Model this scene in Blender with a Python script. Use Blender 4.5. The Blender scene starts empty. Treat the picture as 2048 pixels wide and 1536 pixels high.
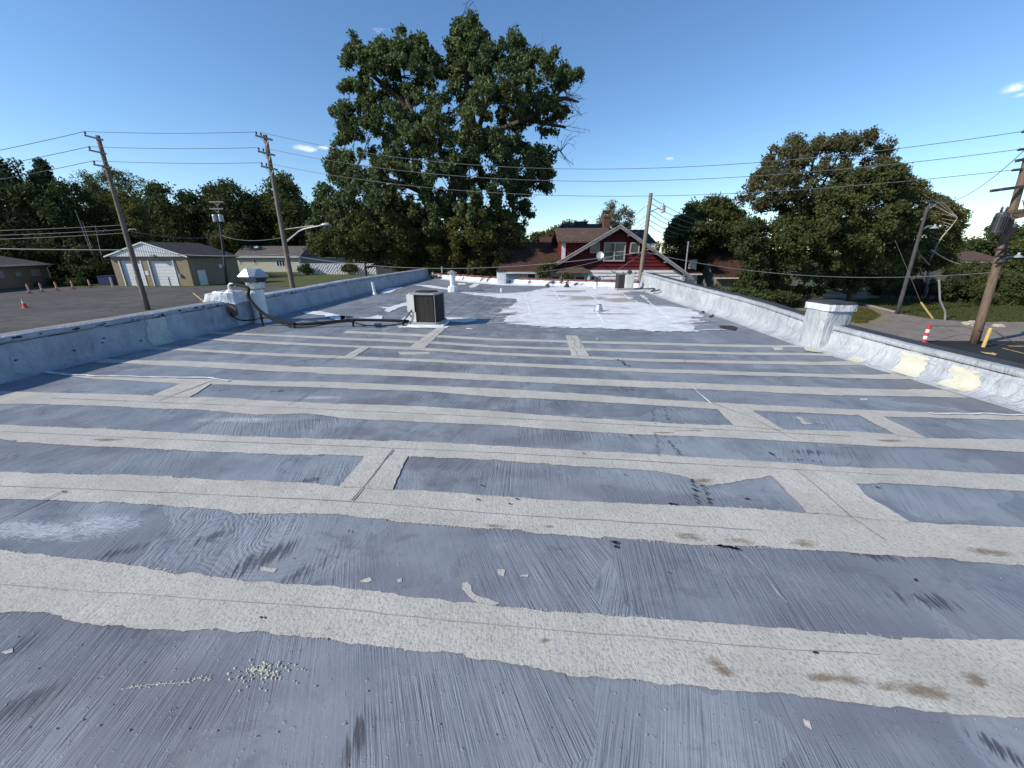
import bpy, math, random
import numpy as np
from mathutils import Vector, noise as mnoise
from mathutils.geometry import tessellate_polygon
random.seed(7)
rng = np.random.default_rng(11)
S = bpy.context.scene
col = S.collection
PI = math.pi
R = math.radians

# ------------------------------------------------------------------ camera, sky, sun
PITCH = R(18.8); FPX = 769.0; HC = 1.65
cam_d = bpy.data.cameras.new('camera'); cam = bpy.data.objects.new('camera', cam_d); col.objects.link(cam)
cam_d.sensor_width = 36; cam_d.lens = FPX / 2048 * 36; cam_d.clip_end = 6000; cam_d.clip_start = .05
cam.location = (0, 0, HC); cam.rotation_euler = (PI / 2 - PITCH, 0, 0)
S.camera = cam
S.view_settings.view_transform = 'Standard'; S.view_settings.look = 'None'
S.view_settings.gamma = 1; S.view_settings.use_curve_mapping = False
S.view_settings.exposure = 0.46

SUN_EL = R(33); SUN_DIR = Vector((-math.cos(R(22)) * math.cos(SUN_EL), -math.sin(R(22)) * math.cos(SUN_EL), math.sin(SUN_EL)))
sd = bpy.data.lights.new('sun', 'SUN'); sun = bpy.data.objects.new('sun', sd); col.objects.link(sun)
sd.energy = 4.2; sd.angle = R(.53); sd.color = (1, .93, .82)
sun.rotation_euler = SUN_DIR.to_track_quat('Z', 'Y').to_euler()
sun.location = (-20, -5, 30)

W = bpy.data.worlds.new('World'); S.world = W; W.use_nodes = True
wn = W.node_tree.nodes; wl = W.node_tree.links; wn.clear()
sky = wn.new('ShaderNodeTexSky'); sky.sky_type = 'NISHITA'; sky.sun_disc = False
sky.sun_elevation = SUN_EL; sky.sun_rotation = math.atan2(SUN_DIR.x, SUN_DIR.y)
sky.altitude = 0; sky.air_density = 1.0; sky.dust_density = .05; sky.ozone_density = 1.5
bg = wn.new('ShaderNodeBackground'); bg.inputs[1].default_value = .115
wo = wn.new('ShaderNodeOutputWorld')

def ray(px, py):
    u = (px - 1024) / FPX; v = (768 - py) / FPX
    return u, math.cos(PITCH) + v * math.sin(PITCH), -math.sin(PITCH) + v * math.cos(PITCH)
def at(px, py, D):
    a, b, c = ray(px, py); t = D / b
    return Vector((a * t, D, HC + c * t))
def on(px, py, z=0.0):
    a, b, c = ray(px, py); t = (z - HC) / c
    return Vector((a * t, b * t, z))
G = -3.0

# small fair-weather clouds, wisps of noise in the sky around given directions
tc = wn.new('ShaderNodeTexCoord')
cn = wn.new('ShaderNodeTexNoise'); cn.inputs['Scale'].default_value = 26; cn.inputs['Detail'].default_value = 7
cn.inputs['Roughness'].default_value = .62
cm = wn.new('ShaderNodeMapping'); cm.inputs['Scale'].default_value = (1, 1, 2.6)
wl.new(tc.outputs['Generated'], cm.inputs['Vector']); wl.new(cm.outputs[0], cn.inputs['Vector'])
acc = None
for (px, py, rx, rz, s) in ((760, 58, .035, .016, .55), (612, 297, .05, .012, 1.0), (648, 295, .03, .010, .9), (566, 291, .03, .007, .7),
                         (1340, 317, .022, .008, .8), (1150, 367, .022, .006, .6), (2036, 174, .034, .014, .7), (2042, 190, .03, .008, .6),
                         (362, 355, .03, .006, .6), (2045, 40, .03, .01, .4)):
    d = Vector(ray(px, py)).normalized()
    sb = wn.new('ShaderNodeVectorMath'); sb.operation = 'SUBTRACT'; wl.new(tc.outputs['Generated'], sb.inputs[0]); sb.inputs[1].default_value = d
    mu = wn.new('ShaderNodeVectorMath'); mu.operation = 'MULTIPLY'; wl.new(sb.outputs[0], mu.inputs[0]); mu.inputs[1].default_value = (1 / rx, 1 / rx, 1 / rz)
    le = wn.new('ShaderNodeVectorMath'); le.operation = 'LENGTH'; wl.new(mu.outputs[0], le.inputs[0])
    mr = wn.new('ShaderNodeMapRange'); mr.interpolation_type = 'SMOOTHSTEP'
    wl.new(le.outputs['Value'], mr.inputs[0]); mr.inputs[1].default_value = 0; mr.inputs[2].default_value = 1.1
    mr.inputs[3].default_value = s; mr.inputs[4].default_value = 0
    if acc is None: acc = mr.outputs[0]
    else:
        mx = wn.new('ShaderNodeMath'); mx.operation = 'MAXIMUM'; wl.new(acc, mx.inputs[0]); wl.new(mr.outputs[0], mx.inputs[1]); acc = mx.outputs[0]
ad = wn.new('ShaderNodeMath'); ad.operation = 'MULTIPLY_ADD'; wl.new(cn.outputs[0], ad.inputs[0]); ad.inputs[1].default_value = 1.5
wl.new(acc, ad.inputs[2])
m2 = wn.new('ShaderNodeMapRange'); m2.interpolation_type = 'SMOOTHSTEP'; wl.new(ad.outputs[0], m2.inputs[0])
m2.inputs[1].default_value = 1.18; m2.inputs[2].default_value = 1.9; m2.inputs[3].default_value = 0; m2.inputs[4].default_value = .95
hs = wn.new('ShaderNodeHueSaturation'); hs.inputs['Saturation'].default_value = 1.12; wl.new(sky.outputs[0], hs.inputs['Color'])
cmx = wn.new('ShaderNodeMix'); cmx.data_type = 'RGBA'; wl.new(m2.outputs[0], cmx.inputs[0]); wl.new(hs.outputs[0], cmx.inputs[6])
tint = wn.new('ShaderNodeMix'); tint.data_type = 'RGBA'; tint.blend_type = 'MULTIPLY'; tint.inputs[0].default_value = 1; tint.inputs[7].default_value = (.86, .98, 1.10, 1)
wl.new(hs.outputs[0], tint.inputs[6]); wl.new(tint.outputs[2], cmx.inputs[6])
cmx.inputs[7].default_value = (7.5, 7.6, 8.0, 1)
wl.new(cmx.outputs[2], bg.inputs[0]); wl.new(bg.outputs[0], wo.inputs[0])

# ------------------------------------------------------------------ materials
class Mat:
    def __init__(s, name, color=(.5, .5, .5), rough=.7, metal=0.0, spec=.5):
        s.m = bpy.data.materials.new(name); s.m.use_nodes = True
        s.n = s.m.node_tree.nodes; s.l = s.m.node_tree.links
        s.b = s.n['Principled BSDF']
        s.b.inputs['Base Color'].default_value = (*color, 1); s.b.inputs['Roughness'].default_value = rough
        s.b.inputs['Metallic'].default_value = metal; s.b.inputs['Specular IOR Level'].default_value = spec
        g = s.n.new('ShaderNodeNewGeometry'); s.P = g.outputs['Position']; s.geo = g
        s.h = None
    def put(s, sock, v):
        if hasattr(v, 'is_output') or isinstance(v, bpy.types.NodeSocket): s.l.new(v, sock)
        elif isinstance(v, (tuple, list)) and len(v) == 3 and sock.type == 'RGBA': sock.default_value = (*v, 1)
        else: sock.default_value = v
    def map(s, vec, scale=(1, 1, 1), rotz=0, loc=(0, 0, 0)):
        k = s.n.new('ShaderNodeMapping'); s.put(k.inputs[0], vec); k.inputs['Scale'].default_value = scale
        k.inputs['Rotation'].default_value = (0, 0, rotz); k.inputs['Location'].default_value = loc; return k.outputs[0]
    def noise(s, vec, scale=5, detail=3, rough=.5, dist=0):
        k = s.n.new('ShaderNodeTexNoise'); s.put(k.inputs['Vector'], vec); k.inputs['Scale'].default_value = scale
        k.inputs['Detail'].default_value = detail; k.inputs['Roughness'].default_value = rough; k.inputs['Distortion'].default_value = dist
        return k.outputs[0]
    def math(s, op, a, b=0.0, c=0.0):
        k = s.n.new('ShaderNodeMath'); k.operation = op; s.put(k.inputs[0], a); s.put(k.inputs[1], b); s.put(k.inputs[2], c); return k.outputs[0]
    def rng(s, v, a, b, c=0.0, d=1.0):
        k = s.n.new('ShaderNodeMapRange'); k.interpolation_type = 'SMOOTHSTEP'; s.put(k.inputs[0], v)
        for i, q in enumerate((a, b, c, d)): s.put(k.inputs[i + 1], q)
        return k.outputs[0]
    def mix(s, f, a, b):
        k = s.n.new('ShaderNodeMix'); k.data_type = 'RGBA'; s.put(k.inputs[0], f); s.put(k.inputs[6], a); s.put(k.inputs[7], b); return k.outputs[2]
    def mul(s, a, b):
        k = s.n.new('ShaderNodeMix'); k.data_type = 'RGBA'; k.blend_type = 'MULTIPLY'; k.inputs[0].default_value = 1
        s.put(k.inputs[6], a); s.put(k.inputs[7], b); return k.outputs[2]
    def spot(s, x, y, rx, ry, ang=0):
        a = s.n.new('ShaderNodeVectorMath'); a.operation = 'SUBTRACT'; s.put(a.inputs[0], s.P); a.inputs[1].default_value = (x, y, 0)
        v = a.outputs[0]
        k = s.n.new('ShaderNodeMapping'); s.put(k.inputs[0], v); k.vector_type = 'POINT'
        k.inputs['Rotation'].default_value = (0, 0, -ang); k.inputs['Scale'].default_value = (1, 1, 0)
        b = s.n.new('ShaderNodeVectorMath'); b.operation = 'MULTIPLY'; s.put(b.inputs[0], k.outputs[0]); b.inputs[1].default_value = (1 / rx, 1 / ry, 0)
        c = s.n.new('ShaderNodeVectorMath'); c.operation = 'LENGTH'; s.put(c.inputs[0], b.outputs[0])
        return s.rng(c.outputs['Value'], 0.0, 1.0, 1.0, 0.0)
    def spots(s, lst):
        acc = None
        for q in lst:
            v = s.spot(*q); acc = v if acc is None else s.math('MAXIMUM', acc, v)
        return acc
    def bump(s, h, dist=.01, strength=1.0):
        k = s.n.new('ShaderNodeBump'); s.put(k.inputs['Height'], h); k.inputs['Distance'].default_value = dist; k.inputs['Strength'].default_value = strength
        if s.h is not None: s.l.new(s.h, k.inputs['Normal'])
        s.h = k.outputs[0]; s.l.new(s.h, s.b.inputs['Normal'])
    def color(s, c): s.put(s.b.inputs['Base Color'], c)
    def rough(s, c): s.put(s.b.inputs['Roughness'], c)

def simple(name, c, rough=.7, metal=0.0, var=.25, scale=3.0, bump=0.0, bscale=40, spec=.4, stretch=(1, 1, 1)):
    m = Mat(name, c, rough, metal, spec)
    v = m.map(m.P, stretch)
    n = m.noise(v, scale, 5, .6); f = m.noise(v, scale * 9, 3, .6)
    g = m.math('ADD', m.math('MULTIPLY', n, .65), m.math('MULTIPLY', f, .35))
    f2 = m.rng(g, .3, .7)
    m.color(m.mix(f2, tuple(q * (1 - var) for q in c), tuple(min(.95, q * (1 + var)) for q in c)))
    if bump: m.bump(m.noise(v, bscale, 4, .6), bump)
    return m.m

def wp(px, py): p = on(px, py); return p.x, p.y

def make_roof_mat():
    m = Mat('aluminium_coated_membrane', (.3, .33, .38), .55, 0, .5)
    P = m.P
    # brush cells: each carries its own stroke direction
    wob = m.noise(P, 2.1, 2, .5)
    cv = m.n.new('ShaderNodeCombineXYZ'); m.put(cv.inputs[0], wob); m.put(cv.inputs[1], m.noise(m.map(P, loc=(7, 3, 0)), 1.3, 2))
    av = m.n.new('ShaderNodeVectorMath'); av.operation = 'MULTIPLY_ADD'; m.put(av.inputs[0], cv.outputs[0]); av.inputs[1].default_value = (1.1, 1.1, 0); m.put(av.inputs[2], P)
    vo = m.n.new('ShaderNodeTexVoronoi'); vo.voronoi_dimensions = '2D'; vo.inputs['Scale'].default_value = .8
    m.put(vo.inputs['Vector'], m.map(av.outputs[0], (1, .8, 1)))
    sep = m.n.new('ShaderNodeSeparateColor'); m.put(sep.inputs[0], vo.outputs['Color'])
    r1, g1, b1 = sep.outputs[0], sep.outputs[1], sep.outputs[2]
    ang = m.math('MULTIPLY', m.math('SUBTRACT', r1, .5), 1.05)
    vr = m.n.new('ShaderNodeVectorRotate'); vr.rotation_type = 'Z_AXIS'; m.put(vr.inputs['Vector'], P); m.put(vr.inputs['Angle'], ang)
    st1 = m.noise(m.map(vr.outputs[0], (70, 1.6, 1)), 1, 3, .6, .25)
    st2 = m.noise(m.map(vr.outputs[0], (150, 5, 1)), 1, 2, .6)
    # swirls of the brush in some cells
    sw = m.math('SINE', m.math('MULTIPLY', m.math('ADD', vo.outputs['Distance'], m.math('MULTIPLY', m.noise(P, 3, 1), .03)), 210.0))
    swm = m.rng(g1, .70, .74)
    st = m.math('ADD', m.math('MULTIPLY', st1, .6), m.math('MULTIPLY', st2, .4))
    sww = m.math('MULTIPLY', m.math('MULTIPLY', sw, .06), swm)
    st = m.math('ADD', st, sww)
    k_ = m.rng(m.noise(m.map(P, loc=(2, 5, 0)), 1.1, 5, .65), .38, .62, .12, 1.25)
    st = m.math('ADD', .47, m.math('MULTIPLY', m.math('SUBTRACT', st, .47), k_))
    big = m.noise(P, .55, 5, .6)
    mid = m.noise(m.map(P, (1, .6, 1)), 3.0, 6, .65)
    sheet = m.noise(m.map(P, (.9, 2.4, 1)), 1.0, 1, .4)
    base = m.mix(m.rng(mid, .34, .66), (.15, .17, .19), (.255, .282, .306))
    base = m.mix(m.rng(big, .42, .66, 0, .7), base, (.165, .17, .185))
    base = m.mix(m.rng(b1, .35, .95, 0, .5), base, (.255, .28, .315))
    base = m.mix(m.rng(sep.outputs[1], .0, .35, .45, 0), base, (.12, .13, .155))
    base = m.mix(m.rng(sheet, .52, .66, 0, .5), base, (.13, .135, .155))
    grime = m.noise(m.map(P, (2.2, 3.4, 1), loc=(1, 7, 0)), 1, 7, .75, .6)
    base = m.mix(m.rng(grime, .52, .70, 0, .6), base, (.10, .105, .12))
    base = m.mix(m.rng(m.noise(m.map(P, (3, 1.7, 1), loc=(6, 2, 0)), 1, 7, .75, .8), .58, .74, 0, .5), base, (.33, .355, .40))
    base = m.mix(m.rng(st, .36, .5, .55, 0), base, (.07, .077, .095))
    base = m.mix(m.rng(st, .56, .70, 0, .4), base, (.34, .37, .42))
    # thin coat, black membrane showing through the strokes
    worn = m.spots([(*wp(240, 1104), .32, .10, .5), (*wp(420, 1075), .30, .10, .6), (*wp(520, 1120), .45, .16, .7), (*wp(30, 1290), .30, .22, .8), (*wp(60, 1400), .22, .14, .8),
                    (*wp(720, 1480), .24, .10, 1.4), (*wp(600, 1150), .3, .12, .8), (*wp(560, 782), .35, .12, .2), (*wp(450, 780), .3, .10, .2),
                    (*wp(1620, 905), .45, .12, 0), (*wp(1750, 1110), .35, .10, -.3), (*wp(2000, 1500), .16, .07, -.8), (*wp(1850, 1200), .30, .12, -.2),
                    (*wp(620, 960), .25, .08, .3), (*wp(1250, 780), .7, .1, 0), (*wp(900, 755), .7, .08, 0)])
    wn_ = m.noise(m.map(vr.outputs[0], (55, 3.2, 1)), 1, 5, .72)
    wm = m.math('MULTIPLY', m.rng(m.math('ADD', m.math('ADD', wn_, m.math('MULTIPLY', m.math('SUBTRACT', mid, .5), .5)), m.math('MULTIPLY', worn, .26)), .64, .80), m.rng(worn, .0, .6))
    amb = m.math('MULTIPLY', m.rng(wn_, .61, .71), m.rng(m.noise(P, 1.1, 4, .6), .50, .64))
    base = m.mix(m.math('MULTIPLY', m.math('MAXIMUM', wm, m.math('MULTIPLY', amb, .7)), .85), base, (.04, .042, .05))
    # whiter scuffs where fresh coating was wiped out
    wh = m.spots([(*wp(80, 1060), .85, .16, -.1), (*wp(200, 1050), .5, .2, 0), (*wp(480, 840), .9, .14, 0), (*wp(640, 795), .5, .1, 0)])
    whn = m.noise(m.map(P, (12, 45, 1)), 1, 6, .75, 2.0)
    base = m.mix(m.math('MULTIPLY', m.rng(m.math('ADD', whn, m.math('MULTIPLY', wh, .20)), .52, .78), m.rng(wh, 0, .7)), base, (.42, .44, .47))
    scf = m.noise(m.map(vr.outputs[0], (26, 7, 1)), 1, 6, .8, 1.5)
    base = m.mix(m.rng(scf, .60, .72, 0, .45), base, (.36, .385, .42))
    base = m.mix(m.rng(scf, .30, .40, .5, 0), base, (.085, .09, .105))
    spk = m.noise(P, 160, 2, .6)
    base = m.mix(m.rng(spk, .70, .76, 0, .5), base, (.55, .58, .62))
    br = m.noise(m.map(P, (1.3, 2.2, 1), loc=(3, 9, 0)), 1.6, 5, .65)
    base = m.mix(m.rng(br, .60, .74, 0, .35), base, (.235, .205, .18))
    m.color(base)
    m.rough(m.rng(mid, .3, .7, .46, .62))
    m.bump(m.noise(P, 3.2, 4, .55), .018, .55)
    m.bump(st, .010, 1.0)
    m.bump(m.rng(m.noise(P, 48, 3, .6), .6, .75), .003, .7)
    return m.m

def make_stripe_mat():
    m = Mat('seam_mastic_coating', (.45, .44, .41), .75, 0, .3)
    P = m.P
    mid = m.noise(P, 2.2, 6, .65); peb = m.noise(P, 70, 4, .7); big = m.noise(P, .5, 3)
    c = m.mix(m.rng(mid, .3, .72), (.39, .376, .33), (.52, .50, .445))
    c = m.mix(m.rng(big, .4, .7, 0, .5), c, (.43, .405, .36))
    c = m.mix(m.rng(peb, .34, .50, .55, 0), c, (.17, .17, .165))
    c = m.mix(m.rng(m.noise(P, 30, 4, .7), .58, .74, 0, .35), c, (.66, .67, .68))
    stain = m.spots([(*wp(990, 1053), .14, .035, -.1), (*wp(1098, 1054), .06, .03, 0), (*wp(1380, 1075), .16, .06, -.1), (*wp(1480, 1083), .18, .05, -.1),
                     (*wp(1610, 1088), .14, .06, 0), (*wp(1440, 1335), .10, .05, -.7), (*wp(1850, 1385), .28, .06, -.15), (*wp(1660, 1358), .25, .04, -.1),
                     (*wp(1950, 1360), .08, .05, 0), (*wp(1980, 1105), .25, .06, -.1), (*wp(1780, 882), .3, .05, 0), (*wp(1405, 962), .16, .05, .1),
                     (*wp(1380, 862), .3, .04, 0), (*wp(1090, 1282), .04, .03, 0), (*wp(210, 880), .35, .06, 0), (*wp(600, 733), .5, .07, 0), (*wp(1330, 866), .2, .04, 0)])
    sn = m.noise(m.map(P, (7, 18, 1)), 1, 7, .78, .8)
    sm = m.math('MULTIPLY', m.rng(m.math('ADD', m.math('MULTIPLY', stain, .34), sn), .58, .86), m.rng(stain, 0, .4))
    c = m.mix(m.math('MULTIPLY', sm, .85), c, (.17, .125, .08))
    c = m.mix(m.rng(m.noise(m.map(P, (2, 9, 1)), 1, 6, .7), .58, .76, 0, .45), c, (.30, .265, .215))
    streak = m.noise(m.map(P, (85, 2.4, 1), rotz=.15), 1, 3, .6)
    c = m.mix(m.math('MULTIPLY', m.rng(streak, .36, .46, .4, 0), m.rng(mid, .45, .6)), c, (.25, .255, .27))
    m.color(c)
    m.bump(peb, .006, .8); m.bump(m.noise(P, 5, 3), .012, .5); m.bump(streak, .003, .5)
    return m.m

def make_white_mat(name, c=(.80, .81, .82), rust=False, dirt=.25):
    m = Mat(name, c, .5, 0, .45); P = m.P
    n = m.noise(P, 3, 6, .65)
    k = m.mix(m.rng(n, .3, .75), tuple(q * (1 - dirt) for q in c), c)
    if rust:
        sp = m.spots([(*wp(1170, 597), 2.0, 1.4, 0), (*wp(1120, 592), .9, .4, 0), (*wp(1240, 600), 1.4, 1.3, 0), (*wp(1220, 628), 1.5, .3, 0), (*wp(1135, 583), 1.5, 1.2, 0),
                      (*wp(1180, 612), 1.2, .3, 0), (*wp(1330, 597), 1.2, 1.1, 0), (*wp(1260, 590), 2.0, 1.3, 0)])
        sn = m.noise(m.map(P, (.9, 1.5, 1)), 1, 8, .8, .5)
        f = m.rng(m.math('ADD', m.math('MULTIPLY', sp, .26), sn), .585, .70)
        k = m.mix(m.math('MULTIPLY', f, .85), k, (.30, .235, .165))
        g = m.rng(m.noise(m.map(P, (.9, 1.4, 1), loc=(4, 4, 0)), 1, 8, .8), .52, .66)
        k = m.mix(m.math('MULTIPLY', g, .6), k, (.36, .38, .42))
        ed = m.noise(m.map(P, (.35, 3.2, 1)), 1, 7, .75)
        k = m.mix(m.math('MULTIPLY', m.rng(ed, .60, .70), .5), k, (.28, .31, .36))
    m.color(k)
    m.bump(m.noise(P, 14, 5, .6), .012, .7)
    return m.m

def make_flash_mat(name, a, b, crack=.5):
    m = Mat(name, a, .48, 0, .5); P = m.P
    n = m.noise(P, 1.8, 7, .7); f = m.noise(P, 11, 6, .7, .8)
    k = m.mix(m.rng(n, .3, .7), a, b)
    k = m.mix(m.rng(f, .55, .72, 0, .5), k, tuple(q * .62 for q in a))
    k = m.mix(m.rng(m.noise(m.map(P, (2, 2, 6)), 3, 5, .7, 1), .62, .74, 0, .6), k, (min(.8, b[0] * 1.35), min(.8, b[1] * 1.33), min(.82, b[2] * 1.28)))
    dk = m.noise(m.map(P, loc=(5, 1, 2)), 6.5, 5, .75)
    k = m.mix(m.rng(dk, .67, .73, 0, crack), k, (.09, .095, .11))
    m.color(k)
    m.bump(m.noise(m.map(P, (1, 1, .35)), 4.5, 5, .6, 1.5), .07, .85); m.bump(m.noise(m.map(P, (9, 9, 2)), 1, 5, .65, 2), .03, .8); m.bump(m.noise(P, 60, 3, .6), .003, .6)
    return m.m

def make_ground_mat(name, stops, scale=.3, bump=.02, crack=None):
    m = Mat(name, stops[0], .92, 0, .15); P = m.P
    a = m.noise(P, scale, 7, .65); b = m.noise(P, scale * 9, 6, .7); d = m.noise(P, scale * 80, 3, .7)
    k = m.mix(m.rng(a, .35, .65), stops[0], stops[1])
    k = m.mix(m.rng(b, .42, .70), k, stops[2])
    k = m.mix(m.rng(d, .5, .72, 0, .5), k, tuple(q * .6 for q in stops[0]))
    if crack:
        v = m.n.new('ShaderNodeTexVoronoi'); v.feature = 'DISTANCE_TO_EDGE'; v.inputs['Scale'].default_value = crack[0]
        av = m.n.new('ShaderNodeVectorMath'); av.operation = 'MULTIPLY_ADD'; cvx = m.n.new('ShaderNodeCombineXYZ')
        m.put(cvx.inputs[0], m.noise(P, .8, 4)); m.put(cvx.inputs[1], m.noise(m.map(P, loc=(9, 0, 0)), .8, 4))
        m.put(av.inputs[0], cvx.outputs[0]); av.inputs[1].default_value = (3, 3, 0); m.put(av.inputs[2], P)
        m.put(v.inputs['Vector'], av.outputs[0])
        k = m.mix(m.rng(v.outputs['Distance'], 0, crack[1], crack[2], 0), k, tuple(q * .35 for q in stops[0]))
    m.color(k); m.bump(b, bump, .7)
    return m.m

def make_leaf_mat(name, a, b, c=None, trans=.35):
    m = Mat(name, a, .75, 0, .15)
    rp = m.geo.outputs['Random Per Island']
    n = m.noise(m.P, .35, 4, .6)
    k = m.mix(rp, a, b)
    k = m.mix(m.rng(n, .38, .66, 0, .75), k, c or tuple(q * .7 for q in a))
    m.color(k)
    tr = m.n.new('ShaderNodeBsdfTranslucent'); m.put(tr.inputs[0], m.mix(.5, k, (a[0] * 1.2, a[1] * 1.4, a[2] * .6)))
    mx = m.n.new('ShaderNodeMixShader'); mx.inputs[0].default_value = trans
    out = m.n['Material Output']
    m.l.new(m.b.outputs[0], mx.inputs[1]); m.l.new(tr.outputs[0], mx.inputs[2]); m.l.new(mx.outputs[0], out.inputs[0])
    return m.m

M = {}
M['roof'] = make_roof_mat(); M['stripe'] = make_stripe_mat()
M['cream'] = simple('cream_fresh_coating', (.50, .48, .39), .6, 0, .1, 5, .008, 60)
M['white'] = make_white_mat('white_coating_patch'); M['rustwhite'] = make_white_mat('white_coating_rust_stained', rust=True)
M['flashL'] = make_flash_mat('silver_flashing_left', (.27, .30, .35), (.42, .455, .51), .7)
M['flashR'] = make_flash_mat('silver_flashing_right', (.31, .335, .365), (.46, .485, .51), .4)
M['patchL'] = make_flash_mat('grey_green_patch', (.40, .44, .44), (.50, .54, .52), .3)
M['capc'] = simple('weathered_coping', (.20, .20, .20), .85, 0, .3, 2, .01, 30)
M['capR'] = make_flash_mat('silver_coping', (.28, .30, .32), (.38, .40, .43), .5)
M['black'] = simple('black_membrane', (.035, .036, .04), .75, 0, .3, 3, .005, 30)
M['crack'] = simple('exposed_bitumen', (.022, .022, .025), .8, 0, .2)
M['seam'] = simple('seam_line_grey', (.10, .11, .125), .8, 0, .2)  # dark grey of the membrane's lap joints
M['lap'] = simple('seam_lap_grey', (.24, .245, .25), .8, 0, .2)
M['terracotta'] = simple('terracotta_tile', (.15, .055, .04), .75, 0, .4, 6, .01, 30)
M['whitepaint'] = simple('white_metal_paint', (.66, .67, .66), .45, 0, .12, 4)
M['galv'] = simple('galvanised_steel', (.42, .44, .47), .38, .55, .18, 5)
M['acbeige'] = simple('beige_unit_paint', (.52, .52, .48), .5, 0, .1, 6)
M['actop'] = simple('grey_unit_top', (.30, .31, .32), .5, .2, .15, 6)
M['coil'] = simple('dark_coil', (.035, .030, .028), .65, 0, .4, 25)
M['wireg'] = simple('dark_guard_wire', (.05, .045, .042), .5, .3, .2)
M['hose'] = simple('black_hose_foam', (.006, .006, .007), .85, 0, .2, 8, .004, 60)
M['blue'] = simple('blue_bottle', (.03, .08, .16), .4)
M['wood'] = simple('weathered_pole_wood', (.20, .165, .135), .9, 0, .35, 2.2, .02, 18, .1, (6, 6, .6))
M['woodbrown'] = simple('brown_pole_wood', (.19, .135, .10), .9, 0, .4, 2.5, .03, 14, .1, (6, 6, .7))
M['darkwood'] = simple('dark_crossarm', (.06, .055, .055), .85, 0, .3)
M['greymetal'] = simple('grey_metal', (.35, .37, .39), .45, .4, .15)
M['wire'] = simple('wire_cable', (.20, .21, .22), .5, .2, .1)
M['ceramic'] = simple('dark_insulator', (.05, .045, .05), .3)
M['bark'] = simple('bark', (.085, .07, .058), .95, 0, .35, 3, .04, 12, .1, (3, 3, .7))
M['palebark'] = simple('pale_bark', (.36, .33, .28), .9, 0, .35, 2, .03, 12, .1, (3, 3, .7))
M['brick'] = None
def brick_mat(name, a, b, mortar, sc=4.2):
    m = Mat(name, a, .9, 0, .15)
    t = m.n.new('ShaderNodeTexBrick'); sepp = m.n.new('ShaderNodeSeparateXYZ'); m.put(sepp.inputs[0], m.P)
    cb = m.n.new('ShaderNodeCombineXYZ'); m.put(cb.inputs[0], m.math('ADD', sepp.outputs[0], sepp.outputs[1])); m.put(cb.inputs[1], sepp.outputs[2])
    m.put(t.inputs['Vector'], cb.outputs[0]); t.inputs['Scale'].default_value = sc
    t.inputs['Color1'].default_value = (*a, 1); t.inputs['Color2'].default_value = (*b, 1); t.inputs['Mortar'].default_value = (*mortar, 1)
    t.inputs['Mortar Size'].default_value = .03
    m.color(m.mix(m.rng(m.noise(m.P, 1.3, 5), .3, .7, 0, .35), t.outputs[0], tuple(q * .7 for q in a)))
    return m.m
M['tanbrick'] = brick_mat('tan_brick', (.30, .235, .15), (.36, .285, .19), (.24, .2, .15))
M['tanwall'] = simple('tan_rendered_wall', (.25, .20, .13), .9, 0, .15, 1)
M['brownbrick'] = brick_mat('brown_brick', (.30, .20, .12), (.35, .235, .14), (.2, .16, .12))
M['redbrick'] = brick_mat('red_brick', (.11, .035, .028), (.14, .05, .04), (.16, .13, .11), 5)
def shingle(name, c, sc=1.0):
    m = Mat(name, c, .95, 0, .1)
    sepp = m.n.new('ShaderNodeSeparateXYZ'); m.put(sepp.inputs[0], m.P)
    cb = m.n.new('ShaderNodeCombineXYZ'); m.put(cb.inputs[0], m.math('ADD', sepp.outputs[0], m.math('MULTIPLY', sepp.outputs[1], .6))); m.put(cb.inputs[1], sepp.outputs[2])
    t = m.n.new('ShaderNodeTexBrick'); m.put(t.inputs['Vector'], cb.outputs[0]); t.inputs['Scale'].default_value = 3.0 * sc
    t.inputs['Color1'].default_value = (*[q * .75 for q in c], 1); t.inputs['Color2'].default_value = (*[min(1, q * 1.3) for q in c], 1)
    t.inputs['Mortar'].default_value = (*[q * .45 for q in c], 1); t.inputs['Mortar Size'].default_value = .03
    m.color(m.mix(m.rng(m.noise(m.P, .8, 6, .7), .35, .68, 0, .6), t.outputs[0], tuple(q * .62 for q in c)))
    m.bump(t.outputs[1], .01, -.6)
    return m.m
M['shingle_dark'] = shingle('dark_grey_shingles', (.065, .065, .07)); M['shingle_brown'] = shingle('brown_shingles', (.125, .085, .07))
M['shingle_rust'] = shingle('rust_brown_shingles', (.085, .047, .036)); M['shingle_grey'] = shingle('warm_grey_shingles', (.13, .12, .115))  # rust shingles darkened so the colour holds the tree shade on the low roof
M['shingle_black'] = shingle('blackened_shingles', (.05, .045, .045))
M['red'] = simple('barn_red_siding', (.105, .014, .017), .75, 0, .25, 1.6, .004, 40, .2, (1, 1, 5))
M['whitesiding'] = simple('white_siding', (.62, .60, .60), .75, 0, .14, 1.6, .004, 40, .2, (1, 1, 5))
M['trimgrey'] = simple('weathered_grey_trim', (.20, .19, .18), .85, 0, .35, 4)
M['cream_siding'] = simple('cream_siding', (.50, .49, .40), .8, 0, .12, 2)
M['glass'] = simple('dark_window_glass', (.03, .045, .055), .12, 0, .3, 1, spec=.7)
M['door_white'] = simple('white_door_panel', (.66, .66, .66), .5, 0, .06, 1)
M['board'] = simple('tan_board', (.36, .30, .25), .8, 0, .12)
M['orange'] = simple('orange_plastic', (.62, .09, .03), .5, 0, .2, 6)
M['reflect'] = simple('white_reflective_band', (.72, .70, .68), .4, 0, .1)
M['rubber'] = simple('black_rubber', (.03, .03, .03), .8)
M['yellow'] = simple('yellow_paint', (.55, .40, .13), .7, 0, .2, 5)
M['yellow_line'] = simple('faded_yellow_line', (.50, .36, .14), .85, 0, .3, 3)
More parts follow.
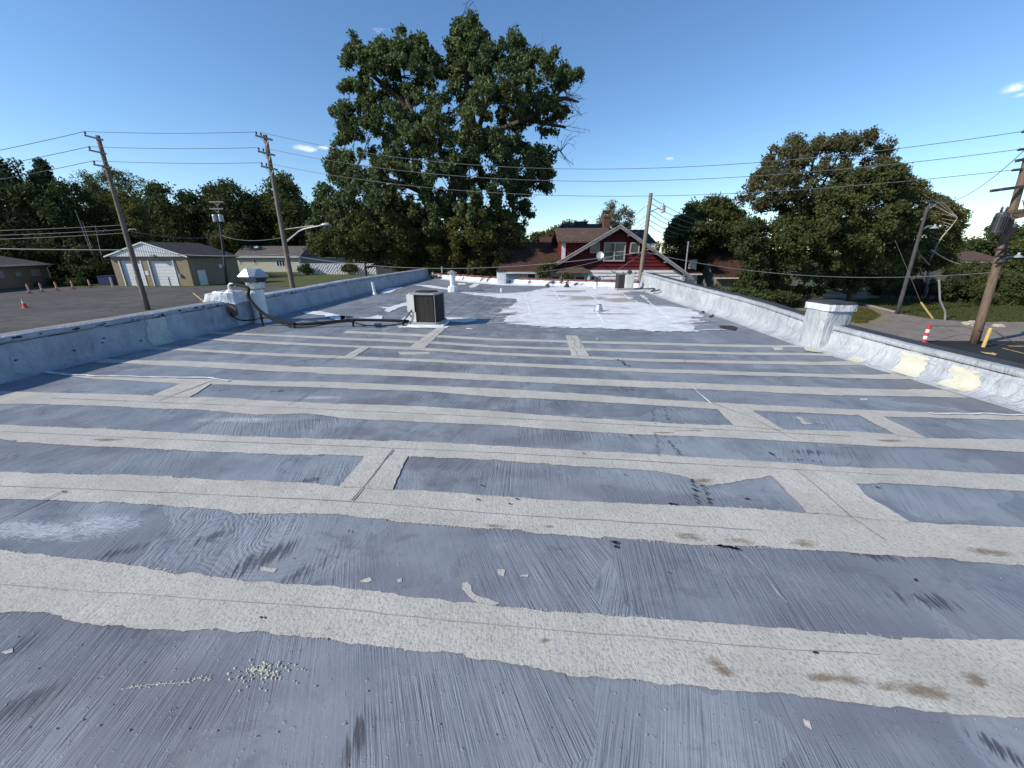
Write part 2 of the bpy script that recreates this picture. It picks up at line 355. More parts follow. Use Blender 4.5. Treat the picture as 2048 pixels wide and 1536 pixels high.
M['redband'] = simple('red_plastic', (.50, .04, .05), .5)
M['asphalt'] = make_ground_mat('worn_asphalt', [(.085, .08, .078), (.115, .108, .102), (.06, .057, .056)], .12, .01, (.16, .010, .8))
M['asphalt_black'] = make_ground_mat('fresh_black_asphalt', [(.022, .023, .026), (.03, .031, .034), (.026, .027, .03)], .3, .01)
M['road'] = make_ground_mat('cracked_old_road', [(.19, .165, .145), (.24, .21, .18), (.16, .14, .125)], .2, .02, (.5, .02, .75))
M['dirt'] = make_ground_mat('dry_dirt_verge', [(.22, .18, .12), (.16, .14, .08), (.25, .21, .15)], .5, .03)
M['grass'] = make_ground_mat('lawn_grass', [(.055, .075, .022), (.09, .095, .032), (.12, .105, .045)], .25, .05)
M['land'] = make_ground_mat('open_ground', [(.06, .075, .028), (.075, .08, .035), (.09, .085, .05)], .05, .05)
M['stone'] = simple('pale_boulder', (.40, .35, .29), .9, 0, .25, 4, .05, 9)
M['fence_white'] = simple('white_lattice', (.62, .62, .64), .7, 0, .12)
M['iron'] = simple('black_iron', (.015, .015, .017), .5)
M['bluebin'] = simple('dark_blue_plastic', (.015, .025, .09), .5)
M['leaf_oak'] = make_leaf_mat('oak_leaves', (.058, .088, .032), (.15, .175, .075), (.062, .09, .042), .25)
M['leaf_dark'] = make_leaf_mat('dark_leaves', (.034, .052, .020), (.075, .095, .034), (.040, .048, .018), .25)
M['leaf_mid'] = make_leaf_mat('mid_leaves', (.045, .064, .021), (.10, .118, .040), (.072, .072, .026), .3)
M['leaf_yellow'] = make_leaf_mat('yellowing_leaves', (.075, .085, .025), (.15, .14, .045), (.09, .08, .03), .35)
M['leaf_brown'] = make_leaf_mat('turning_leaves', (.078, .080, .034), (.13, .125, .058), (.085, .072, .038), .3)
M['leaf_pale'] = make_leaf_mat('pale_grey_leaves', (.13, .13, .10), (.22, .20, .15), (.14, .14, .09), .3)
M['needle'] = make_leaf_mat('spruce_needles', (.02, .04, .022), (.04, .06, .03), None, .1)

# ------------------------------------------------------------------ mesh helpers
ORG = {}
def tag(o, label=None, cat=None, group=None, kind=None):
    if label: o['label'] = label
    if cat: o['category'] = cat
    if group: o['group'] = group
    if kind: o['kind'] = kind
    return o
def thing(name, label, cat, loc=(0, 0, 0), group=None):
    o = bpy.data.objects.new(name, None); col.objects.link(o); o.location = loc; ORG[o] = Vector(loc)
    o.empty_display_size = .3
    return tag(o, label, cat, group)
class MB:
    def __init__(s): s.v = []; s.f = []
    def add(s, vs, fs):
        o = len(s.v); s.v += [tuple(v) for v in vs]; s.f += [tuple(i + o for i in f) for f in fs]; return s
    def box(s, c, d, rz=0, rx=0, ry=0):
        from mathutils import Euler
        E_ = Euler((rx, ry, rz)).to_matrix(); c = Vector(c)
        vs = [c + E_ @ Vector((x * d[0] / 2, y * d[1] / 2, z * d[2] / 2)) for x in (-1, 1) for y in (-1, 1) for z in (-1, 1)]
        return s.add(vs, [(0, 1, 3, 2), (4, 6, 7, 5), (0, 4, 5, 1), (2, 3, 7, 6), (0, 2, 6, 4), (1, 5, 7, 3)])
    def bar(s, a, b, w, t, up=(0, 0, 1)):
        a = Vector(a); b = Vector(b); d = (b - a).normalized(); u = Vector(up)
        sd_ = d.cross(u)
        if sd_.length < 1e-4: sd_ = d.cross(Vector((0, 1, 0)))
        sd_.normalize(); u = sd_.cross(d).normalized()
        vs = [p + sd_ * (x * w / 2) + u * (z * t / 2) for p in (a, b) for x in (-1, 1) for z in (-1, 1)]
        return s.add(vs, [(0, 1, 3, 2), (4, 6, 7, 5), (0, 4, 5, 1), (2, 3, 7, 6), (0, 2, 6, 4), (1, 5, 7, 3)])
    def tube(s, pts, r, n=8, cap=True):
        pts = [Vector(p) for p in pts]; k = len(pts)
        rs = r if hasattr(r, '__len__') else [r] * k
        ref = None; o = len(s.v)
        for i, p in enumerate(pts):
            d = (pts[min(i + 1, k - 1)] - pts[max(i - 1, 0)])
            d = d.normalized() if d.length > 1e-9 else Vector((0, 0, 1))
            if ref is None: ref = Vector((0, 0, 1)) if abs(d.z) < .9 else Vector((1, 0, 0))
            a = d.cross(ref)
            if a.length < 1e-5: a = d.cross(Vector((0, 1, 0)))
            a.normalize(); b = a.cross(d).normalized(); ref = b
            for j in range(n):
                t = 2 * PI * j / n; s.v.append(tuple(p + a * (math.cos(t) * rs[i]) + b * (math.sin(t) * rs[i])))
        for i in range(k - 1):
            for j in range(n):
                q = (j + 1) % n; s.f.append((o + i * n + j, o + i * n + q, o + (i + 1) * n + q, o + (i + 1) * n + j))
        if cap: s.f.append(tuple(o + j for j in range(n))[::-1]); s.f.append(tuple(o + (k - 1) * n + j for j in range(n)))
        return s
    def lathe(s, c, prof, n=16, rot=0, sx=1, sy=1):
        c = Vector(c); o = len(s.v); k = len(prof)
        for (r, z) in prof:
            for j in range(n):
                t = 2 * PI * j / n + rot; s.v.append((c.x + math.cos(t) * r * sx, c.y + math.sin(t) * r * sy, c.z + z))
        for i in range(k - 1):
            for j in range(n):
                q = (j + 1) % n; s.f.append((o + i * n + j, o + i * n + q, o + (i + 1) * n + q, o + (i + 1) * n + j))
        s.f.append(tuple(o + j for j in range(n))[::-1]); s.f.append(tuple(o + (k - 1) * n + j for j in range(n)))
        return s
    def prism(s, poly, ext):
        """solid from a planar polygon pushed along vector ext"""
        n = len(poly); e = Vector(ext); P_ = [Vector(p) for p in poly]
        return s.add(P_ + [p + e for p in P_], [tuple(range(n))[::-1], tuple(range(n, 2 * n))] + [(i, (i + 1) % n, n + (i + 1) % n, n + i) for i in range(n)])
    def poly(s, pts):
        t = tessellate_polygon([[Vector(p) for p in pts]])
        return s.add(pts, [tuple(q) for q in t])
def link(name, me, mat, parent=None, label=None, kind=None, smooth=False):
    o = bpy.data.objects.new(name, me); col.objects.link(o)
    if mat is not None and not me.materials: me.materials.append(mat)
    if parent: o.parent = parent; ORG[o] = ORG[parent]
    if smooth: me.polygons.foreach_set('use_smooth', [True] * len(me.polygons))
    tag(o, label, None, None, kind); return o
def mk(name, mb, mat, parent=None, label=None, kind=None, smooth=False):
    org = ORG[parent] if parent else Vector((0, 0, 0))
    me = bpy.data.meshes.new(name)
    v = np.array(mb.v, dtype=float) - np.array(org)
    me.from_pydata(v.tolist(), [], mb.f); me.update()
    if isinstance(mat, str): mat = M[mat]
    o = link(name, me, mat, parent, label, kind, smooth)
    if not parent: ORG[o] = Vector((0, 0, 0))
    return o
def solo(name, mb, mat, label, cat, loc, group=None, smooth=False):
    me = bpy.data.meshes.new(name); v = np.array(mb.v, dtype=float) - np.array(Vector(loc))
    me.from_pydata(v.tolist(), [], mb.f); me.update()
    if isinstance(mat, str): mat = M[mat]
    o = link(name, me, mat, None, None, None, smooth); o.location = loc; ORG[o] = Vector(loc)
    return tag(o, label, cat, group)
def copy_thing(src, loc, label=None):
    r = src.copy(); col.objects.link(r); r.location = loc; ORG[r] = Vector(loc)
    if label: r['label'] = label
    for ch in list(src.children):
        c = ch.copy(); col.objects.link(c); c.parent = r; ORG[c] = ORG[r]
        for g in list(ch.children):
            d = g.copy(); col.objects.link(d); d.parent = c
    return r

# ------------------------------------------------------------------ ground
def flat(name, pts, z, mat, kind='structure', label=None):
    o = mk(name, MB().poly([(p[0], p[1], z) for p in pts]), mat, None, label, kind); return o
def gp(px, py): p = on(px, py, G); return p.x, p.y
mk('ground', MB().add([(-2500, -600, G), (2500, -600, G), (2500, 4500, G), (-2500, 4500, G)], [(0, 1, 2, 3)]), 'land', None, None, 'structure')
def wobble(pts, amp, step=1.0, seed=0.0):
    out = []
    for i, p in enumerate(pts):
        q = pts[(i + 1) % len(pts)]; L = math.hypot(q[0] - p[0], q[1] - p[1]); k = max(1, int(L / step))
        for j in range(k):
            t = j / k; x = p[0] + (q[0] - p[0]) * t; y = p[1] + (q[1] - p[1]) * t
            nx, ny = -(q[1] - p[1]) / max(L, 1e-6), (q[0] - p[0]) / max(L, 1e-6)
            a = amp * 2 * mnoise.noise(Vector((x / step * .35 + seed, y / step * .35, seed)))
            a += amp * .7 * mnoise.noise(Vector((x / step * 1.1, y / step * 1.1 + seed, 3)))
            out.append((x + nx * a, y + ny * a))
    return out
flat('parking_lot', wobble([(-110, -30), (-7.6, -30), (-7.6, 46), (-22, 52), gp(600, 574), gp(460, 573), gp(383, 573.5), gp(232, 573.5), gp(150, 575), (-110, 58)], .25, 2.0), G + .01, M['asphalt'])
flat('side_lawn', wobble([gp(383, 571.5), gp(470, 572), gp(600, 574), (-22, 51), (-6, 46), (-6, 90), (-45, 130), (-110, 130), (-62, 66)], .3, 2), G + .02, M['grass'])
flat('road', wobble([(10, -30), (90, -30), (90, 20), gp(2048, 640), gp(1900, 640), gp(1760, 617), gp(1700, 606), gp(1650, 600), (14, 50), (14, 30), (10, 20)], .3, 1.5), G + .012, M['road'])
flat('fresh_asphalt', [(7.0, -25), (60, -25), gp(2300, 683), gp(2048, 683), gp(1832, 682), gp(1720, 655), (12, 26), (7, 26)], G + .022, M['asphalt_black'])
flat('dirt_verge', wobble([gp(1700, 612), gp(1760, 618), gp(1780, 640), gp(1720, 655), (13, 28), (13, 48), gp(1660, 600)], .5, 1.0), G + .017, M['dirt'])
flat('roadside_lawn', wobble([gp(1700, 599), gp(1740, 612), gp(1800, 626), gp(1860, 638), gp(1960, 644), gp(2250, 645), (110, 36), (110, 46), gp(1880, 597), gp(1760, 594)], .25, 1.5), G + .03, M['grass'])
flat('gravel_lane', wobble([gp(1640, 597), gp(1700, 597), gp(1880, 598), gp(1880, 591), gp(1700, 588), gp(1640, 590)], .3, 1.5), G + .04, M['dirt'])
# concrete kerb between lawn and lane
k = MB()
kp = [gp(1700, 604), gp(1745, 614), gp(1800, 628)]
for a, b in zip(kp[:-1], kp[1:]): k.bar((a[0], a[1], G + .07), (b[0], b[1], G + .07), .16, .14)
mk('lane_kerb', k, simple('old_concrete', (.28, .26, .23), .9, 0, .2, 2), None, None, 'structure')
# painted marks on the tarmac
def line_mark(name, a, b, w, mat, z=G + .026):
    A_ = Vector((*a, z)); B_ = Vector((*b, z)); d = (B_ - A_).normalized(); n = Vector((-d.y, d.x, 0)) * w / 2
    mk(name, MB().add([A_ - n, B_ - n, B_ + n, A_ + n], [(0, 1, 2, 3)]), mat, None, None, 'structure')
line_mark('parking_line', gp(386, 586), gp(410, 606), .14, 'yellow_line')
for a, b in (((0, 621), (90, 615)), ((120, 612), (180, 603)), ((250, 596), (330, 588))):
    line_mark('parking_line', gp(*a), gp(*b), .1, simple('worn_line', (.15, .14, .13), .9))
line_mark('parking_line', gp(2016, 693), gp(2120, 694), .16, 'yellow_line')
line_mark('parking_line', gp(2004, 697), gp(2080, 716), .10, 'yellow_line')
arr = [gp(*q) for q in ((1958, 704), (1984, 707), (1982, 705), (1994, 709), (1988, 712), (1984, 710), (1972, 708.5))]
mk('painted_arrow', MB().poly([(p[0], p[1], G + .026) for p in arr]), 'yellow_line', None, None, 'structure')

# ------------------------------------------------------------------ the building under the camera
bld = thing('flat_roof_building', 'low flat roofed building, its grey roof striped with pale bands between silver parapets', 'building', (0, 0, 0))
LB = [(-8, -6.95), (3, -6.95), (5.3, -6.95), (7, -6.78), (9.5, -6.68), (13.5, -6.6), (20, -6.35), (28.6, -5.95)]   # (y, x) foot of the left parapet
RB = [(-8, 5.82), (4, 5.82), (5.4, 5.72), (7.2, 5.62), (10, 5.86), (13.6, 5.95), (17, 6.15), (19.6, 6.3)]
def fL(y): return float(np.interp(y, [q[0] for q in LB], [q[1] for q in LB]))
def fR(y): return float(np.interp(y, [q[0] for q in RB], [q[1] for q in RB]))
def hL(y): return float(np.interp(y, [4, 9, 13, 16, 28], [.47, .50, .50, .54, .52]))
def hR(y): return float(np.interp(y, [4, 5.5, 7, 9, 12, 19], [.29, .32, .37, .46, .53, .68]))
BK = [(-5.75, 28.0), (-2.27, 24.6), (-.68, 22.9), (2.04, 21.4), (4.53, 20.4), (6.25, 19.5)]   # foot of the low rear wall
deck = [(-6.99, -8), (5.95, -8), (5.95, 4), (5.85, 7), (6.1, 12), (6.4, 19.6)] + [(x, y + .1) for x, y in BK[::-1]] + [(-6.05, 28.6), (-6.7, 14), (-6.85, 8), (-6.99, 5)]
mb = MB(); mb.poly([(x, y, 0) for x, y in deck]); roof = mk('roof_deck', mb, 'roof', bld)

def par_pt(side, y, t, off=0.0):
    """point on the inner flashing of a parapet, t 0..1 from the roof up over the cove to the coping"""
    base = fL(y) if side < 0 else fR(y); H = hL(y) if side < 0 else hR(y)
    c = .26 if side > 0 else .17
    if t < .45:
        a = t / .45 * PI / 2; px_ = c - c * math.sin(a); pz = c * .75 * (1 - math.cos(a))
        nx, nz = math.cos(a) * .0 + math.sin(a), math.cos(a)
    else:
        q = (t - .45) / .55; px_ = -.05 * q; pz = c * .75 + (H - c * .75) * q; nx, nz = 1, 0.05
    # wrinkled membrane
    w = mnoise.noise(Vector((y * 2.3, t * 1.3, side * 5.0))) * .03 + mnoise.noise(Vector((y * 7 + t * 3, t * 4, side * 9.0))) * .012 \
        + abs(mnoise.noise(Vector((y * 3.1 - t * 2.4, t * 2.2, side * 3.0)))) * .03
    w *= min(1, t * 4) if t < .9 else max(.2, (1 - t) * 8)
    px_ += nx * (w + off); pz += nz * (w * .6 + off)
    if t == 0: pz = max(pz, .002)
    return Vector((base + (px_ if side < 0 else -px_), y, pz))
def grid(fn, us, vs):
    m = MB(); nu, nv = len(us), len(vs)
    m.v = [tuple(fn(u, v)) for u in us for v in vs]
    m.f = [(i * nv + j, (i + 1) * nv + j, (i + 1) * nv + j + 1, i * nv + j + 1) for i in range(nu - 1) for j in range(nv - 1)]
    return m
def parapet(side, y0, y1, label):
    ys = np.arange(y0, y1 + .001, .07 if y1 < 14 else .09); ts = np.linspace(0, 1, 15)
    fl = grid(lambda y, t: par_pt(side, y, t), ys, ts)
    root = mk('parapet', fl, M['flashL'] if side < 0 else M['flashR'], bld, label, None, True)
    # band of coping flashing above the crease, then coping top
    def band(y, k):
        p = par_pt(side, y, 1.0); s_ = 1 if side < 0 else -1
        j = mnoise.noise(Vector((y * 1.7, k * 1.0, 4 + side))) * .012
        bh = .075
        wd_ = -.06 if (side < 0 and y < 10.3) else (-.30 if side < 0 else -.06); prof = [(.012, .004), (.022, .02), (.02, bh * .8), (.0, bh), (wd_ * .6, bh + .012), (wd_, bh + .010)]
        a, b = prof[k]; return Vector((p.x + s_ * (a + j * .6), y, p.z + b + j))
    mk('coping_flashing', grid(band, ys, range(6)), M['flashL'] if side < 0 else M['capR'], root, None, None, True)
    def outer(y, k):
        p = par_pt(side, y, 1.0); s_ = 1 if side < 0 else -1
        w0 = -.055 if (side < 0 and y < 10.3) else (-.295 if side < 0 else -.055); prof = [(w0, .083), ((w0 - .36) / 2, .088), (-.345, .08), (-.36, .05), (-.36, -.05)]
        a, b = prof[k]; j = mnoise.noise(Vector((y * .9, 2.0, 7 + side))) * .006
        return Vector((p.x + s_ * a, y, p.z + b + j))
    mk('coping', grid(outer, ys[::2], range(5)), M['capc'] if side < 0 else M['black'], root)
    # outside face of the wall, down to the ground
    ow = MB(); X = [(par_pt(side, y, 1.0).x + (-.33 if side < 0 else .33), y) for y in ys[::8]] + [(par_pt(side, ys[-1], 1.0).x + (-.33 if side < 0 else .33), ys[-1])]
    for (xa, ya), (xb, yb) in zip(X[:-1], X[1:]):
        za, zb = ((hL if side < 0 else hR)(q_) + .03 for q_ in (ya, yb)); ow.add([(xa, ya, G), (xb, yb, G), (xb, yb, zb), (xa, ya, za)], [(0, 1, 2, 3)])
    mk('wall', ow, 'redbrick', bld)
    # end face
    # dark open seam under the coping flashing, broken into dashes with blobs of bitumen
    sm = MB(); y = y0
    while y < y1 - .3:
        L = random.uniform(.25, 1.3); yy = y
        while yy < min(y + L, y1 - .1):
            a = par_pt(side, yy, .985, .010); b = par_pt(side, yy + .1, .985, .010)
            w = random.uniform(.002, .007) * (1 if side < 0 else .6)
            sm.add([a - Vector((0, 0, w)), b - Vector((0, 0, w)), b + Vector((0, 0, w)), a + Vector((0, 0, w))], [(0, 1, 2, 3)]); yy += .1
        y += L + random.uniform(.05, .5)
    mk('open_seam', sm, 'crack', root, None, 'stuff')
    return root
lp = parapet(-1, -8, 28.5, 'left parapet of the roof, bluish silver flashing with a dark open seam and grey coping')
rp_ = parapet(1, -8, 19.5, 'right parapet of the roof, pale wrinkled silver flashing under a black coping')

def blob(mb, c, rx, ry, rz, seed=0.0, n=9, rough=.35):
    c = Vector(c); o = len(mb.v)
    rings = [(.0, 1), (.5, .85), (.85, .5), (1, .0)]
    for (rr, zz) in rings[1:]:
        for j in range(n):
            t = 2 * PI * j / n; k = 1 + rough * mnoise.noise(Vector((math.cos(t) * 1.3 + seed, math.sin(t) * 1.3, seed)))
            mb.v.append((c.x + math.cos(t) * rx * rr * k, c.y + math.sin(t) * ry * rr * k, c.z + rz * zz))
    mb.v.append((c.x, c.y, c.z + rz))
    for i in range(2):
        for j in range(n):
            q = (j + 1) % n; mb.f.append((o + i * n + j, o + (i + 1) * n + j, o + (i + 1) * n + q, o + i * n + q))
    for j in range(n): mb.f.append((o + 3 * n, o + j, o + (j + 1) % n))
    return mb
# bitumen blobs along the left seam
bb = MB()
for y in [5.05, 5.3, 5.35, 5.6, 6.0, 6.05, 6.35, 6.4, 6.45, 6.9, 7.0, 7.3, 7.42, 7.5, 7.6, 7.9, 8.05, 8.3, 8.5, 8.7, 8.9, 11, 11.2, 11.35, 11.6, 11.9, 12.1, 12.4, 12.8, 13.1, 13.5, 14, 14.4, 15, 15.6, 16.4]:
    p = par_pt(-1, y, .999, .02); sz = random.uniform(.012, .035)
    q = p + Vector((.004, 0, random.uniform(.01, .05)))
    pts = []
    for j in range(7):
        t = 2 * PI * j / 7; k = random.uniform(.6, 1.2); pts.append(q + Vector((.004, math.cos(t) * sz * 1.6 * k, math.sin(t) * sz * .7 * k)))
    bb.poly([tuple(z) for z in pts])
for (y, t) in ((5.2, .6), (5.9, .55), (6.35, .7), (6.3, .6), (6.9, .45)):
    p = par_pt(-1, y, t, .012); blob(bb, p, .01, .02, .02)
mk('bitumen_blob', bb, 'crack', lp, None, 'stuff')
# coating patches climbing the parapets
def wall_patch(side, y0, y1, t0, t1, mat, amp=.05, seed=0.0, lean=0.0, label=None):
    us = np.linspace(0, 1, 22); vs = np.linspace(0, 1, 14)
    def fn(u, v):
        ya = y0 + amp * mnoise.noise(Vector((v * 5, seed, 1))) + amp * .6 * mnoise.noise(Vector((v * 17, seed, 2)))
        yb = y1 + amp * mnoise.noise(Vector((v * 5, seed, 5))) + amp * .6 * mnoise.noise(Vector((v * 17, seed, 6)))
        tb = t1 + .04 * mnoise.noise(Vector((u * 9, seed, 8)))
        t = t0 + (tb - t0) * v
        return par_pt(side, ya + (yb - ya) * u + lean * v, max(t, .001), .007)
    return mk('coating_patch', grid(fn, us, vs), mat, rp_ if side > 0 else lp, label, None, True)
wall_patch(1, 5.05, 5.40, .10, .88, 'cream', .07, 1.3, .1, 'cream patch on the right parapet, the higher and farther one')
wall_patch(1, 4.46, 4.76, .10, .80, 'cream', .07, 2.7, .12, 'cream patch on the right parapet, the nearer one')
wall_patch(1, 5.85, 6.1, .02, .22, 'cream', .03, 3.9, 0)
wall_patch(-1, 7.0, 7.42, .02, .97, 'patchL', .08, 5.1, .12, 'greenish grey patch on the left parapet')

# ---- seam bands
def edge(pts): 
    w = [on(*p) for p in pts]; w.sort(key=lambda p: p.x); return [p.x for p in w], [p.y for p in w]
def ext(x, X, Y):
    if x < X[0]: return Y[0] + (Y[1] - Y[0]) / (X[1] - X[0]) * (x - X[0]) * .9
    if x > X[-1]: return Y[-1] + (Y[-1] - Y[-2]) / (X[-1] - X[-2]) * (x - X[-1]) * .9
    return float(np.interp(x, X, Y))
def lim(X, Y):
    # robust end slopes for extrapolation
    return X, Y
def stepn(x, seed):
    return mnoise.cell(Vector((x * 1.7 + seed * 13.1, seed, 0)))
def band(top, bot, x0=None, x1=None, seed=0.0, z=.004):
    TX, TY = edge(top); BX, BY = edge(bot)
    st, ist = np.polyfit(TX, TY, 1); sb_, isb = np.polyfit(BX, BY, 1)
    def ty(x): return float(np.interp(x, TX, TY)) if TX[0] <= x <= TX[-1] else (TY[0] if x < TX[0] else TY[-1]) + st * (x - (TX[0] if x < TX[0] else TX[-1]))
    def by(x): return float(np.interp(x, BX, BY)) if BX[0] <= x <= BX[-1] else (BY[0] if x < BX[0] else BY[-1]) + sb_ * (x - (BX[0] if x < BX[0] else BX[-1]))
    xa = -6.72 if x0 is None else x0; xb = 5.5 if x1 is None else x1
    n = int((xb - xa) / .018); m = MB(); o = 0
    for i in range(n + 1):
        x = xa + (xb - xa) * i / n
        j1 = .012 * mnoise.noise(Vector((x * 9, seed, 0))) + .007 * mnoise.noise(Vector((x * 40, seed, 1))) + .012 * (stepn(x, seed) - .5)
        j2 = .012 * mnoise.noise(Vector((x * 9, seed, 5))) + .008 * mnoise.noise(Vector((x * 40, seed, 6))) + .012 * (stepn(x * 1.2, seed + 4) - .5)
        t = ty(x) + j1; b = by(x) + j2
        if b > t - .04: b = t - .04
        m.v += [(x, t, z), (x, t - .006, z), (x, b + .006, z), (x, b, z)]
    for i in range(n):
        for j in range(3): m.f.append((i * 4 + j, i * 4 + j + 1, (i + 1) * 4 + j + 1, (i + 1) * 4 + j))
    return mk('seam_band', m, 'stripe', roof)
bands = [
 ([(0,1098),(154,1115),(239,1122),(342,1141),(478,1161),(680,1177),(821,1193),(996,1210),(1067,1217),(1400,1241),(1554,1252),(1759,1269),(1827,1279),(2048,1281)],
  [(0,1227),(85,1226),(171,1242),(273,1253),(342,1260),(444,1259),(615,1276),(821,1303),(926,1310),(1067,1334),(1148,1350),(1400,1374),(1571,1383),(1776,1409),(1895,1421),(2048,1431)]),
 ([(0,944),(171,948),(376,954.5),(513,962),(680,970.6),(785,979),(891,985),(1032,995),(1102,1000),(1400,1012),(1486,1015),(1614,1024),(1817,1043),(1878,1050),(2048,1056)],
  [(0,995.5),(137,1000),(308,1011),(410,1018),(478,1026),(680,1028),(785,1044),(856,1051),(944,1058),(1032,1062),(1207,1075.6),(1400,1093),(1469,1093),(1623,1101),(1793,1113),(1929,1119.5),(2048,1128)]),
 ([(0,848.5),(205,857),(342,864.6),(478,872),(680,878),(891,886),(1102,898),(1278,907),(1400,916.6),(1554,926),(1725,935.5),(1895,944),(2048,951)],
  [(0,880),(137,889.6),(273,896),(513,906.6),(733,912),(815,914.5),(926,915.6),(1049,926),(1172,933),(1313,942),(1376,954),(1384,961),(1418,972),(1486,961),(1541,952.5),(1706,966),(1793,968),(1963,978),(2048,983)]),
 ([(0,782),(103,785.6),(205,787),(301,791),(379,793.5),(478,797.6),(581,803),(680,807.5),(836,812),(992,822),(1149,835),(1305,845),(1461,851),(1568,859.5),(1691,862),(1793,870),(1854,876.5),(2048,879)],
  [(0,808),(137,809),(273,814.6),(444,822.5),(513,829),(615,827.6),(680,835),(836,844.7),(944,849),(1032,853),(1207,864.6),(1400,873),(1554,881),(1759,892),(1929,898),(2048,905)]),
 ([(38,736),(171,751),(280,755),(427,757.5),(513,762),(680,764.6),(836,770.5),(992,777.5),(1149,787),(1305,798),(1486,808),(1589,813),(1691,818.6),(1827,824),(2048,830)],
  [(45,742),(188,758),(359,767),(547,772.6),(680,777),(836,781.5),(992,794),(1149,801),(1305,810),(1486,821),(1691,830),(2048,842)]),
 ([(164,715.5),(260,720.6),(376,722),(513,729),(680,735),(836,742),(992,750),(1149,756),(1305,762.7),(1480,769.7),(1634,774),(1768,778),(1901,780)],
  [(260,727.5),(376,734),(513,741),(680,749),(836,754),(992,761.5),(1149,769),(1305,776),(1480,782),(1687,791),(1821,794),(1928,795)]),
 ([(270,693),(376,697),(513,705),(680,712),(836,718),(992,725),(1149,731),(1305,738),(1480,743),(1634,748),(1741,750),(1800,748)],
  [(290,698.6),(376,702),(513,710),(680,718),(836,723.6),(992,731),(1149,738),(1305,745),(1480,750.5),(1661,755),(1768,759),(1843,758)]),
 ([(393,676),(513,681),(680,690),(836,695),(992,705),(1149,712),(1305,718),(1480,722),(1634,724),(1714,722)],
  [(410,680),(513,686.5),(680,694.5),(836,700),(992,711),(1149,716.6),(1305,723.6),(1480,727.5),(1634,730.5),(1741,731)]),
 ([(461,665),(513,667.7),(690,675),(836,681),(992,691),(1149,696),(1305,700),(1480,705),(1607,706)],
  [(513,671),(690,680),(836,686.5),(992,695.5),(1149,701),(1305,705),(1480,710),(1628,711)]),
 ([(703,662),(836,668),(992,677),(1129,681),(1305,685),(1480,690),(1596,690.6)],
  [(703,667),(836,673),(992,681.4),(1129,685.5),(1305,690),(1480,694.5),(1596,695)]),
]
for i, (t, b) in enumerate(bands):
    band(t, b, seed=i * 3.7, x0=None if i != 9 else on(690, 664).x)
def ragged(pts, amp=.02, step=.04, seed=0.0, z=.012, spans=None):
    W_ = [on(*p) for p in pts]; W_ = [(p.x, p.y) for p in W_]
    out = []
    for i, p in enumerate(W_):
        q = W_[(i + 1) % len(W_)]; L = math.hypot(q[0] - p[0], q[1] - p[1]); n = max(1, min(60, int(L / step)))
        for j in range(n):
            t = j / n; x = p[0] + (q[0] - p[0]) * t; y = p[1] + (q[1] - p[1]) * t
            nx, ny = -(q[1] - p[1]) / max(L, 1e-6), (q[0] - p[0]) / max(L, 1e-6)
            a = amp * (mnoise.noise(Vector((x * 6, y * 6, seed))) + .7 * mnoise.noise(Vector((x * 22, y * 22, seed + 3))) + .5 * mnoise.noise(Vector((x * 60, y * 60, seed))))
            out.append((x + nx * a, y + ny * a, z))
    return out
def patch(name, pts, mat, amp=.02, step=.04, seed=0.0, z=.012, label=None):
    return mk(name, MB().poly(ragged(pts, amp, step, seed, z)), mat, roof, label)
# brush ends feathering the edges of the nearer bands
random.seed(21)
for bi in range(5):
    fz = MB()
    for pts_, sg in ((bands[bi][0], 1), (bands[bi][1], -1)):
        EX, EY = edge(pts_)
        for _ in range((260, 260, 200, 140, 100)[bi]):
            x = random.uniform(max(-6.2, EX[0]), min(5.3, EX[-1])); y = float(np.interp(x, EX, EY))
            if mnoise.noise(Vector((x * 1.3, bi * 3.0 + sg, 0))) < -.05: continue
            L = random.uniform(.008, .032) * (.6 + bi * .25); w = random.uniform(.003, .010) * (.8 + bi * .2); dx_ = random.uniform(-.25, .25) * L
            y0_ = y - sg * .012; a_ = [(x - w / 2, y0_, .0035), (x + w / 2, y0_, .0035), (x + w * .3 + dx_, y0_ + sg * L, .0035), (x - w * .2 + dx_, y0_ + sg * L * .85, .0035)]
            o_ = len(fz.v); fz.v += a_; fz.f.append((o_, o_ + 1, o_ + 2, o_ + 3) if sg > 0 else (o_ + 3, o_ + 2, o_ + 1, o_))
    mk('brush_streak', fz, 'stripe', roof, 'feathered brush ends on the edge of a seam band', 'stuff')
# end-lap bands joining the seam bands
for i, q in enumerate([[(733,911),(815,913),(785,982),(680,974)], [(1541,950),(1706,964),(1735,995),(1769,1014),(1822,1047),(1614,1027)],
          [(1432,817),(1503,822),(1568,861),(1469,853)], [(1708,827),(1759,831),(1854,878),(1793,872)], [(369,765),(424,767),(379,796),(301,793)],
          [(875,655),(893,655),(848,698),(815,698)], [(723,694),(742,694),(703,718),(680,718)], [(1131,671),(1155,672),(1178,713),(1143,713)]]):
    patch('end_lap_band', q, 'stripe', .012, .03, i * 1.9, .008)
